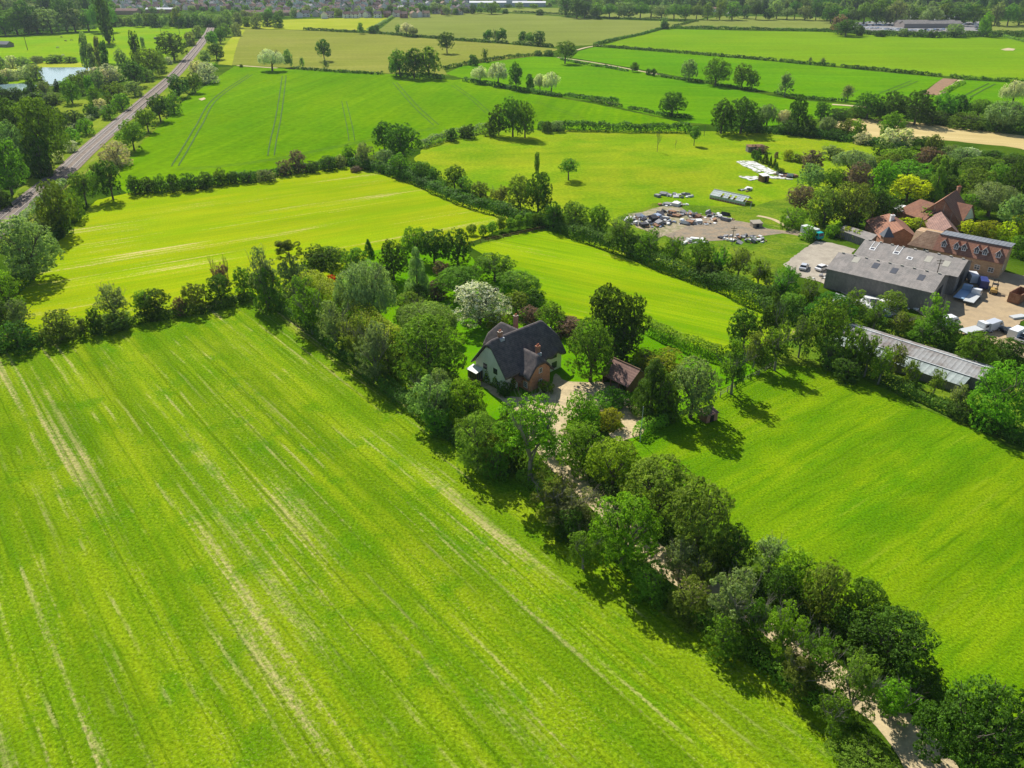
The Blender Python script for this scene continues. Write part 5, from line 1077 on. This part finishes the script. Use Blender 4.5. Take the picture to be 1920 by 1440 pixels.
def car(p, rz, mat, label, kind='car', group=None, cat=None):
    o = tag(empty('parked_car' if kind == 'car' else 'parked_van' if kind == 'van' else 'pickup_truck', (p.x, p.y, .02), rz), label, cat or kind, group)
    if kind == 'car':
        hull([(-2.2, .35), (2.2, .35), (2.25, .62), (2.1, .82), (1.1, .95), (-1.9, .98), (-2.25, .85)], .9, .86, mat, 'body', o, .6)
        hull([(-1.85, .96), (1.15, .94), (.45, 1.42), (-1.45, 1.46)], .84, .66, GLASSD, 'windows', o, .9)
        m = MB(); m.slab([(-1.5, -.66, 1.50), (.42, -.66, 1.47), (.42, .66, 1.47), (-1.5, .66, 1.50)], .06); m.build('roof', mat, o); wheels(o, (-1.35, 1.4), .82, .33)
    elif kind == 'van':
        hull([(-2.6, .4), (2.5, .4), (2.6, .9), (2.2, 1.25), (1.5, 2.1), (1.2, 2.25), (-2.6, 2.25)], .98, .92, mat, 'body', o, 1.3)
        m = MB(); m.slab([(2.24, -.8, 1.28), (2.24, .8, 1.28), (1.58, .76, 2.08), (1.58, -.76, 2.08)], .03); m.build('windscreen', GLASSD, o); wheels(o, (-1.7, 1.7), .9, .36)
        for s in (-1, 1): m = MB(); m.box(.7, 1.6, s * .985 - .01, s * .985 + .01, 1.25, 1.75); m.build('side_window', GLASSD, o)
    elif kind == 'pickup':
        hull([(-2.6, .5), (2.6, .5), (2.6, .95), (1.3, 1.1), (-2.6, 1.05)], .95, .93, mat, 'body', o, .8); hull([(-.8, 1.06), (1.4, 1.06), (.7, 1.72), (-.6, 1.75)], .88, .72, GLASSD, 'windows', o, 1.06)
        m = MB(); m.slab([(-.65, -.72, 1.80), (.68, -.72, 1.77), (.68, .72, 1.77), (-.65, .72, 1.80)], .07); m.build('roof', mat, o)
        m = MB(); m.box(-2.5, -.95, -.8, .8, 1.04, 1.07); m.build('load_bed', BLACK, o); wheels(o, (-1.6, 1.65), .88, .4)
    return o
def lorry(p, rz, cabm, bodym, label, body='box', L=7.0, name='lorry', cat='lorry'):
    o = tag(empty(name, (p.x, p.y, .02), rz), label, cat); x1 = L / 2
    m = MB(); m.box(-x1, x1 - .2, -.45, .45, .55, .85); m.build('chassis', BLACK, o)
    hull([(x1 - 1.7, .5), (x1, .5), (x1 + .05, 1.3), (x1 - .25, 2.25), (x1 - 1.7, 2.35)], 1.05, .95, cabm, 'cab', o, 1.3)
    m = MB(); m.slab([(x1 + .06, -.9, 1.34), (x1 + .06, .9, 1.34), (x1 - .2, .86, 2.1), (x1 - .2, -.86, 2.1)], .03); m.build('windscreen', GLASSD, o)
    for s in (-1, 1): m = MB(); m.box(x1 - 1.3, x1 - .45, s * 1.04 - .02, s * 1.04 + .02, 1.35, 1.95); m.build('side_window', GLASSD, o)
    if body == 'box':
        m = MB(); m.box(-x1, x1 - 1.85, -1.1, 1.1, .86, 2.8); m.build('box_body', bodym, o)
    elif body == 'flat':
        m = MB(); m.slab([(-x1 - 1.2, -1.15, 1.0), (x1 - 1.85, -1.15, 1.15), (x1 - 1.85, 1.15, 1.15), (-x1 - 1.2, 1.15, 1.0)], .18); m.build('load_bed', bodym, o)
    elif body == 'loaded':
        m = MB(); m.slab([(-x1 - .8, -1.15, 1.0), (x1 - 1.85, -1.15, 1.15), (x1 - 1.85, 1.15, 1.15), (-x1 - .8, 1.15, 1.0)], .18); m.build('load_bed', bodym, o)
    wheels(o, (-x1 + 1.3, x1 - .9), .98, .42, .28); return o
WH = paint("white_car_paint", (0.78, 0.79, 0.80)); NAVY = paint("navy_paint", (0.03, 0.05, 0.20)); SILV = paint("silver_paint", (0.50, 0.53, 0.58)); BLK = paint("black_car_paint", (0.02, 0.025, 0.03)); TEAL = paint("teal_paint", (0.02, 0.42, 0.42)); BLUE = paint("pale_blue_paint", (0.30, 0.45, 0.62)); YEL = paint("yellow_plant_paint", (0.55, 0.36, 0.10), .5)
lorry(G(1521, 445), R(-62), TEAL, WH, "box lorry with white body and teal cab at the edge of the concrete yard", 'box', 7.0)
car(G(1541, 506), R(38), WH, "white estate car on the concrete yard beside the warehouse")
car(G(1507, 504), R(60), SILV, "silver car half hidden by branches on the concrete yard")
car(G(1821, 527), R(75), WH, "white van with dark cab by the warehouse's far door", 'van'); car(G(1840, 537), R(70), NAVY, "dark blue van parked between white van and digger", 'van')
lorry(G(1805, 556), R(48), BLUE, BLUE, "pale blue recovery lorry in the shade of the warehouse end wall", 'loaded', 7.0, 'recovery_lorry')
lorry(G(1823, 563), R(48), WH, PALE, "white recovery lorry with flat grey load bed in the sandy yard", 'flat', 6.2, 'recovery_lorry')
car(G(1888, 626), R(100), BLK, "black car at the lower edge of the sandy yard"); car(G(1905, 632), R(35), WH, "white van at the lower edge of the sandy yard beside the black car", 'van')
car(G(1922, 640), R(30), WH, "white pickup truck at the corner of the sandy yard", 'pickup', cat='pickup truck')
car(G(1776, 610), R(15), WH, "white van under the branches at the lower left of the sandy yard", 'van'); lorry(G(1828, 624), R(20), WH, PALE, "white lorry with flat bed under the branches along the sandy yard's lower edge", 'flat', 5.6)
car(G(1860, 618), R(30), SILV, "silver van between white lorry and black car", 'van')
# telehandler
p = G(1862, 549); th_ = tag(empty('telehandler', (p.x, p.y, .02), R(60)), "small yellow loader with upright forks in the sandy yard", "loader")
hull([(-1.6, .6), (1.2, .6), (1.3, 1.0), (.6, 1.25), (-1.6, 1.3)], .75, .7, YEL, 'body', th_, 1.0)
m = MB()
for x in (-.5, .55):
    for y in (-.6, .6): m.box(x - .05, x + .05, y - .05, y + .05, 1.2, 2.2)
m.box(-.62, .68, -.7, .7, 2.2, 2.3); m.build('cab_frame', BLACK, th_)
m = MB(); m.box(1.3, 1.42, -.55, -.42, .2, 3.0); m.box(1.3, 1.42, .42, .55, .2, 3.0); m.box(1.3, 1.4, -.42, .42, 2.85, 3.0); m.build('mast', BLACK, th_)
m = MB(); m.box(1.42, 2.5, -.4, -.28, .25, .32); m.box(1.42, 2.5, .28, .4, .25, .32); m.build('forks', BLACK, th_); wheels(th_, (-1.1, .8), .72, .45, .3)
# rusty skip
p = G(1908, 564); sk = tag(empty('skip_container', (p.x, p.y, .02), R(38)), "large rusty brown open-topped container at the edge of the sandy yard", "container")
RUST = plain("rusty_steel", (0.23, 0.11, 0.065), .8, .2, 1.0, c2=(.30, .17, .10)); m = MB()
m.box(-3, 3, -1.25, 1.25, .15, .25); m.box(-3, 3, -1.25, -1.17, .25, 2.5); m.box(-3, 3, 1.17, 1.25, .25, 2.5); m.box(-3, -2.92, -1.17, 1.17, .25, 2.5); m.box(2.92, 3, -1.17, 1.17, .25, 2.5); m.build('body', RUST, sk)
m = MB()
for i in range(8): x = -2.9 + i * .83; m.box(x - .05, x + .05, -1.33, -1.255, .2, 2.45); m.box(x - .05, x + .05, 1.255, 1.33, .2, 2.45)
m.box(-3.05, 3.05, -1.35, -1.16, 2.5, 2.6); m.box(-3.05, 3.05, 1.16, 1.35, 2.5, 2.6); m.build('ribs', RUST, sk)
# upturned pale boat-like cover
p = G(1908, 596); m = MB(); m.slab([(-1.9, -.7, .5), (1.6, -.8, .55), (2.2, 0, .45), (1.6, .8, .55), (-1.9, .7, .5)], .45); tag(m.build('tarpaulin_pile', PALE, None, (p.x, p.y, 0), R(15)), "low pile under a pale grey sheet on the grass by the container", "pile")

# parked vehicles in the far compound: tiny, one mesh each, copied
def tiny(mat):
    m = MB(); m.prism([(-2.2, .3), (2.2, .3), (2.2, .9), (1.0, 1.0), (.4, 1.5), (-1.5, 1.5), (-2.1, 1.0)], -.9, .9, 'y', 0)
    m.box(-1.4, .5, -.91, .91, 1.0, 1.35, 1); return m.mesh('small_car', [mat, GLASSD])
TM = [(c, tiny(paint(n, v))) for c, n, v in (("white", "white_car_paint", 0), ("silver", "silver_paint", 0), ("pale blue", "pale_blue_car_paint", (.35, .45, .6)), ("dark", "black_car_paint", 0), ("red", "red_car_paint", (.4, .04, .03)))]
rc = random.Random(21); NM = ["nearest", "second", "third", "fourth"]
for k, (xa, ya, xb, yb) in enumerate(((1652, 58, 1768, 56.5), (1620, 53, 1690, 55), (1612, 48, 1686, 47), (1775, 47, 1832, 46), (1604, 44, 1660, 42.5), (1826, 42, 1834, 59))):
    n = (34, 20, 20, 18, 16, 9)[k]
    where = ("in the long nearest row of the vehicle park", "in the row before the workshop's left end", "in the row beside the workshop's left end", "in the row beside the workshop's right end", "in the back left row of the vehicle park", "in the line along the park's green-strip side")[k]
    for i in range(n):
        cn, me = TM[rc.choices(range(5), (9, 5, 3, 3, 1))[0]]; x = xa + (xb - xa) * i / (n - 1) + rc.uniform(-.4, .4); y = ya + (yb - ya) * i / (n - 1) + rc.uniform(-.8, .8); p = G(x, y)
        o = mesh_obj('parked_car', me, None, (p.x, p.y, .02), R(90) + rc.uniform(-.15, .15) + (R(60) if k == 5 else 0)); 
        tag(o, f"tiny {cn} car, {ordinal(i)} {'from left' if k < 5 else 'from the back'} {where}", "car", "cars parked in the far vehicle park")

# animals in the pasture: one body each, built on a skeleton
def beast(label, px, py, rz, mat, graze=True):
    V = [(0, 0, 1.15), (.75, 0, 1.2), (-.75, 0, 1.2), (1.15, 0, 1.45), (1.6, 0, .75 if graze else 1.9), (1.85, 0, .35 if graze else 1.75)]
    E = [(0, 1), (0, 2), (1, 3), (3, 4), (4, 5)]; Rr = [.34, .32, .33, .2, .13, .09]
    for bx, pi in ((.75, 1), (-.75, 2)):
        for s in (-1, 1):
            i = len(V); V += [(bx, s * .2, .85), (bx + (.05 if bx > 0 else -.12), s * .2, .45), (bx + .02, s * .2, .04)]; E += [(pi, i), (i, i + 1), (i + 1, i + 2)]; Rr += [.14, .075, .07]
    i = len(V); V += [(-1.05, 0, 1.1), (-1.15, 0, .6)]; E += [(2, i), (i, i + 1)]; Rr += [.05, .05]
    me = bpy.data.meshes.new('horse'); me.from_pydata(V, E, []); me.materials.append(mat); p = G(px, py); o = mesh_obj('horse', me, None, (p.x, p.y, 0), rz)
    md = o.modifiers.new('skin', 'SKIN'); sl = me.skin_vertices[0].data if me.skin_vertices else None
    if sl is None:
        bpy.context.view_layer.objects.active = o; bpy.ops.object.select_all(action='DESELECT'); o.select_set(True); bpy.ops.mesh.customdata_skin_add(); sl = me.skin_vertices[0].data
    for k_, r_ in enumerate(Rr): sl[k_].radius = (r_, r_)
    sl[0].use_root = True; o.modifiers.new('sub', 'SUBSURF').render_levels = 1; tag(o, label, "horse", "horses grazing in the pasture")
HB = plain("bay_coat", (.10, .055, .03), .6, .2); HW = plain("pale_coat", (.55, .50, .42), .6, .1)
beast("dark horse grazing near the middle of the pasture beyond the pond", 124, 78, R(170), HB); beast("dark horse grazing just right of another dark one", 134, 77, R(20), HB)
beast("dark horse grazing close to the wood, farthest from the pond", 116, 71, R(160), HB); beast("grey horse standing alone in the lower pasture", 108, 91, R(10), plain("grey_coat", (.3, .3, .3), .6, .1))
beast("white horse grazing by the fence above the pond", 118, 106, R(5), HW)
p = G(294, 74); m = MB(); m.box(-2.5, 2.5, -1, 1, .4, 1.9); m.box(-2.2, 2.2, -1.05, 1.05, 1.9, 2.0); tag(m.build('field_shelter', CLAD, None, (p.x, p.y, 0), 0), "small dark field shelter in the horse pasture", "shelter")

# ---------------------------------------------------------------- hedges: one object each
def hedge(pts, w, h, col, label, leaf=None, lump=0.25, pixels=True, cat='hedge', name='hedge', zf=0.0):
    P = smooth([G(x, y).xy for x, y in pts], 4) if pixels else smooth([Vector(p) for p in pts], 4)
    o3 = P[0]; A = np.array([(p.x - o3.x, p.y - o3.y) for p in P]); seg = np.linalg.norm(np.diff(A, axis=0), axis=1); cum = np.concatenate([[0], np.cumsum(seg)]); L = cum[-1]
    dist = np.linalg.norm(np.array([(p.x, p.y) for p in P]).mean(0)); lf = leaf or max(0.30, min(1.6, dist / 420))
    peri = w * 0.9 + 2 * h; N = int(min(60000, L * peri / (lf * lf) * 3.0))
    rg = np.random.default_rng(int(abs(pts[0][0]) * 3 + abs(pts[0][1]))); s = rg.random(N) * L; n_l = int(L / (w * 0.8)) + 4
    lumps = rg.uniform(1 - lump, 1 + lump, n_l); lumpw = rg.uniform(1 - lump, 1 + lump, n_l)
    q = np.interp(s, np.linspace(0, L, n_l), lumps); qw = np.interp(s, np.linspace(0, L, n_l), lumpw)
    taper = np.clip(np.minimum(s, L - s) / (w * 0.4) + 0.35, 0, 1) ** 0.5
    a = rg.uniform(-0.12, math.pi + 0.12, N); e = 0.6
    cx = np.sign(np.cos(a)) * np.abs(np.cos(a)) ** e * w / 2 * qw * taper; cz = np.sign(np.sin(a)) * np.abs(np.sin(a)) ** e * h * q * taper
    sh = rg.uniform(0.82, 1.05, N); X = np.interp(s, cum, A[:, 0]); Y = np.interp(s, cum, A[:, 1]); D = np.diff(A, axis=0) / seg[:, None]; ix = np.clip(np.searchsorted(cum, s) - 1, 0, len(D) - 1)
    d = D[ix]; n2 = np.stack([-d[:, 1], d[:, 0]], 1)
    p = np.stack([X + n2[:, 0] * cx * sh, Y + n2[:, 1] * cx * sh, np.maximum(cz * sh, 0.05)], 1)
    n = np.stack([n2[:, 0] * np.cos(a), n2[:, 1] * np.cos(a), np.sin(a)], 1) + rg.normal(size=(N, 3)) * 0.4; n /= np.linalg.norm(n, axis=1)[:, None]
    t = np.cross(n, rg.normal(size=(N, 3))); t /= np.linalg.norm(t, axis=1)[:, None]; ss = np.cross(n, t); LL = lf * rg.uniform(.6, 1.3, N)[:, None]; AA = LL * rg.uniform(.5, .9, N)[:, None]
    v = np.stack([p - t * LL * .5, p + ss * AA * .5, p + t * LL * .5, p - ss * AA * .5], 1).reshape(-1, 3)
    me = np_mesh("hedge", v, np.arange(N * 4).reshape(-1, 4), LEAF, np.clip(0.6 * rg.random(N) + 0.4 * np.interp(s, np.linspace(0, L, n_l), rg.random(n_l)), 0, 1))
    o = mesh_obj(name, me, None, (o3.x, o3.y, zf)); o.color = (*PAL[col], 1); tag(o, label, cat); return o

hedge([(578, 566), (612, 584), (660, 616), (705, 654), (748, 692)], 5.5, 8.0, 'k', "tall clipped golden-topped hedge behind the thin trees of the garden belt", lump=0.08)
hedge([(1214, 622), (1250, 640), (1300, 660), (1352, 676)], 3.4, 3.2, 'b', "thick clipped hedge along the middle paddock behind the garage", lump=0.12)
hedge([(1192, 822), (1215, 806), (1248, 792)], 2.6, 2.2, 'b', "short bushy hedge beside the gravel turning place", lump=0.15)
hedge([(490, 548), (570, 608), (672, 688), (775, 768), (872, 838), (960, 895)], 3.0, 2.4, 'd', "dark undergrowth at the foot of the belt along the front field")
hedge([(975, 893), (1078, 972), (1200, 1075), (1322, 1172), (1442, 1256), (1585, 1355)], 2.4, 2.0, 'm', "undergrowth at the foot of the trees on the field side of the drive")
hedge([(1110, 900), (1230, 990), (1350, 1070), (1470, 1140), (1600, 1230), (1740, 1330)], 3.2, 2.0, 'd', "undergrowth at the foot of the trees on the paddock side of the drive")
hedge([(0, 655), (120, 632), (250, 606), (380, 584), (480, 560)], 3.0, 2.0, 'd', "low dark hedge under the trees between the two left paddocks", lump=0.4)
hedge([(240, 362), (400, 348), (540, 326), (640, 308), (662, 304)], 3.0, 3.0, 'd', "thick dark hedge between the yellow paddock and the striped crop")
hedge([(660, 310), (760, 334), (860, 378), (960, 408), (1050, 432)], 5.5, 3.5, 'd', "overgrown dark hedge between the yellow paddock and the pasture")
hedge([(1050, 430), (1180, 478), (1300, 520), (1400, 562), (1520, 612)], 6.5, 3.8, 'd', "overgrown hedge between the middle paddock and the works")
hedge([(1530, 645), (1620, 697), (1730, 752), (1850, 802), (1960, 846)], 3.5, 2.2, 'd', "overgrown hedge in front of the long grey shed")
hedge([(1575, 574), (1660, 618), (1760, 652), (1860, 680), (1935, 695)], 4.5, 2.4, 'd', "dark scrub hedge between the warehouse and the long grey shed")
hedge([(788, 278), (830, 264), (870, 254), (918, 246)], 4.5, 3.5, 'g', "grey-green hedge between the striped crop and the clump of trees")
hedge([(1008, 243), (1080, 244), (1150, 246), (1220, 247), (1295, 248)], 5.0, 4.0, 'd', "straight dark hedge behind the pasture")
hedge([(120, 345), (60, 400), (20, 440)], 3.5, 2.5, 'g', "rough scrub hedge between railway and yellow paddock")
hedge([(-30, 590), (30, 540), (70, 490), (110, 430), (150, 390)], 4.0, 3.0, 'd', "dark hedge down the railway side of the yellow paddock")
hedge([(548, 129), (600, 133), (640, 136), (720, 140)], 3.0, 1.8, 'd', "low hedge between the striped crop and the pale crop")
hedge([(745, 143), (790, 145), (832, 147)], 7.0, 3.0, 'd', "dark undergrowth below the clump at the edge of the striped crop")
hedge([(570, 56), (640, 60), (700, 63), (800, 71), (880, 78), (952, 82)], 4.0, 2.6, 'd', "long low hedge between the two pale crops, town end")
hedge([(962, 83), (1000, 86), (1036, 89)], 5.0, 3.0, 'd', "short dark hedge continuing the line between the two pale crops")
hedge([(832, 130), (880, 121), (940, 111), (1000, 104)], 3.5, 2.4, 'd', "hedge from the clump to the crossing of the farm tracks")
hedge([(1052, 112), (1100, 122), (1150, 129), (1176, 134)], 3.0, 1.6, 'd', "patchy low hedge beside the farm track, upper length")
hedge([(1232, 143), (1290, 152), (1340, 158)], 3.0, 1.8, 'd', "patchy low hedge beside the farm track, middle length")
hedge([(1340, 160), (1400, 168), (1420, 172)], 2.5, 1.5, 'd', "short patch of hedge under the two round trees")
hedge([(1452, 176), (1500, 184), (1590, 192)], 2.5, 1.6, 'd', "low hedge running towards the ripe tan field")
hedge([(1112, 87), (1200, 94), (1300, 102), (1455, 115)], 3.5, 2.2, 'd', "trimmed hedge across the green crops, town end")
hedge([(1462, 116), (1510, 121), (1566, 125)], 3.5, 2.2, 'd', "trimmed hedge across the green crops, middle length between two gaps")
hedge([(1576, 126), (1660, 134), (1765, 144)], 3.5, 2.2, 'd', "trimmed hedge across the green crops, length by the soil track")
hedge([(1780, 146), (1850, 151), (1960, 158)], 3.5, 2.4, 'm', "uneven hedge above the small green crop by the soil track")
hedge([(1768, 176), (1780, 168), (1805, 155)], 4.0, 1.6, 'b', "scruffy hedge between soil track and stone track")
hedge([(1115, 84), (1150, 76), (1200, 66), (1245, 53)], 3.5, 2.2, 'd', "hedge climbing from the farm track towards the far wood")
hedge([(1262, 50), (1285, 45), (1302, 40)], 4.0, 2.0, 'd', "short hedge stub nearest the far wood")
hedge([(1258, 54), (1350, 55), (1450, 57), (1560, 60)], 6.0, 3.0, 'd', "dark hedge between the bright crop and the barley")
hedge([(1560, 60), (1650, 66), (1750, 70), (1860, 68), (1960, 68)], 12.0, 5.0, 'd', "thick dark hedge in front of the parked vehicles")
hedge([(962, 23), (1060, 28), (1120, 34), (1200, 37), (1310, 41)], 4.5, 2.4, 'd', "hedge between the two farthest barley fields")
hedge([(1080, 18), (1160, 22), (1260, 26), (1350, 29)], 6.0, 2.5, 'd', "hedge at the foot of the far wood")
hedge([(870, 152), (930, 162), (980, 172), (1050, 182)], 3.8, 2.4, 'd', "dark hedge under the white willows above the striped crop")
hedge([(1060, 180), (1120, 188), (1160, 190)], 3.5, 2.0, 'd', "hedge beyond the white willows above the striped crop")
hedge([(1105, 188), (1140, 196), (1165, 201)], 3.2, 1.8, 'd', "short hedge length in the middle of the green crops")
hedge([(1178, 204), (1200, 207), (1225, 213)], 3.0, 1.6, 'd', "broken low hedge near the lone dark tree")
hedge([(1230, 214), (1262, 219), (1300, 222)], 4.0, 1.6, 'd', "undergrowth below the lone dark tree at the hedge end")
hedge([(690, 58), (710, 48), (735, 33)], 3.5, 2.4, 'g', "hedge between the yellow meadow and the barley")
hedge([(1868, 66), (1895, 72), (1925, 80)], 4.0, 2.0, 'm', "short hedge at the corner of the bright crop beyond the vehicles")
hedge([(1600, 214), (1700, 219), (1800, 231), (1930, 246)], 8.0, 4.0, 'd', "broad dark hedge along the top of the ripe tan field")
hedge([(1340, 246), (1440, 248), (1520, 255), (1600, 266), (1700, 280)], 7.0, 3.0, 'd', "dark scrub at the foot of the trees below the tan field")
hedge([(100, 196), (60, 192), (0, 190), (-30, 192)], 7.0, 5.0, 'd', "dense dark hedge below the pond")
hedge([(230, 47), (300, 49), (362, 52)], 9.0, 5.0, 'd', "dark hedge at the top of the horse pasture")
hedge([(-10, 64), (60, 62), (120, 58), (180, 54)], 10.0, 3.0, 'd', "dark undergrowth below the wood beside the horse pasture")
hedge([(120, 250), (180, 215), (240, 170), (280, 135)], 6.0, 2.2, 'g', "low scrub along the woodland side of the railway")
hedge([(225, 262), (300, 205), (350, 160), (400, 122)], 5.0, 1.8, 'b', "low scrub along the crop side of the railway")

# ---------------------------------------------------------------- the far woods and the town on the edge of the picture
rf = random.Random(3)
def rank(where, x0, x1, yb, h, w, kinds, dx, group, jit=3, slope=0.0, names="dddmmgopRB"):
    out = []; x = x0
    while x < x1:
        ww = w * rf.uniform(.75, 1.3); hh = h * rf.uniform(.7, 1.25); y = yb + slope * (x - x0) + rf.uniform(-jit, jit)
        out.append(f"{x - ww / 2:.0f} {x + ww / 2:.0f} {y - hh:.0f} {y:.0f} {rf.choice(kinds)}{rf.choice('ddmmmggo')}"); x += dx * rf.uniform(.75, 1.25)
    rowtrees(where, ';'.join(out), group)
rank("in the front rank above the horse pasture", -20, 215, 64, 46, 44, 'RRRRW', 24, "trees of the wood above the horse pasture", slope=-0.05)
rank("in the second rank above the horse pasture", -20, 210, 42, 46, 42, 'RRRC', 26, "trees of the wood above the horse pasture", slope=-0.02)
rank("in the third rank above the horse pasture", -20, 215, 22, 40, 38, 'RRC', 26, "trees of the wood above the horse pasture")
one("172 208 -30 64 Pd", "very tall dark poplar at the end of the wood above the horse pasture")
one("72 100 -20 40 Cd", "very dark pointed tree rising from the wood above the horse pasture")
rank("along the top edge of the horse pasture", 215, 420, 48, 20, 22, 'RBR', 15, "trees along the top of the horse pasture", 2, 0.01)
rank("behind the yellow meadow and railway bend", 330, 540, 47, 26, 22, 'RRB', 20, "trees behind the yellow meadow", 3, 0.02)
rank("in the far wood's front rank beyond the barley", 1060, 1580, 30, 28, 28, 'RRRW', 19, "trees of the far wood", 2, 0.012)
rank("in the far wood's second rank beyond the barley", 1060, 1560, 16, 26, 28, 'RRRC', 20, "trees of the far wood", 2, 0.012)
rank("in the far wood's third rank beyond the barley", 1060, 1560, 4, 20, 28, 'RRR', 24, "trees of the far wood", 2, 0.01)
rank("in the front rank behind the vehicle park", 1560, 1930, 42, 34, 32, 'RRRRW', 21, "trees behind the parked vehicles", 2, 0.01)
rank("in the second rank behind the vehicle park", 1560, 1930, 26, 32, 32, 'RRRC', 22, "trees behind the parked vehicles", 2, 0.01)
rank("in the third rank behind the vehicle park", 1560, 1930, 8, 28, 32, 'RRR', 25, "trees behind the parked vehicles", 2, 0.01)
rowtrees("around the vehicle park",
 "1558 1590 30 62 Rp; 1566 1610 38 66 Rd; 1602 1622 48 66 Bd; 1684 1704 52 68 Bg; 1772 1808 46 68 Rg; 1740 1760 56 70 Bd; 1838 1862 26 66 Rb; 1720 1740 55 68 Bd; 1640 1662 56 68 Bd")
rank("in the nearest rank among the town houses", 440, 900, 34, 15, 18, 'RRB', 22, "trees among the town houses", 3, -0.02)
rank("in the second rank among the town houses", 200, 900, 24, 11, 14, 'RRB', 23, "trees among the town houses", 3)
rank("in the third rank among the town houses", 200, 1060, 14, 10, 14, 'RRC', 24, "trees among the town houses", 3)
rank("in the farthest rank among the town houses", 200, 1060, 4, 10, 14, 'RR', 25, "trees among the town houses", 2)

# ---------------------------------------------------------------- the air over the far fields
def haze():
    m = MB(); m.box(-4100, 4100, -500, 7700, -1.0, 75.0); mat = bpy.data.materials.new("air"); mat.use_nodes = True
    n = mat.node_tree.nodes; n.remove(n["Principled BSDF"]); v = n.new("ShaderNodeVolumePrincipled")
    v.inputs["Color"].default_value = (0.72, 0.86, 1.0, 1); v.inputs["Density"].default_value = 0.000055; v.inputs["Anisotropy"].default_value = 0.2
    mat.node_tree.links.new(v.outputs[0], n["Material Output"].inputs["Volume"])
    tag(m.build("haze", mat), kind="stuff")
haze()
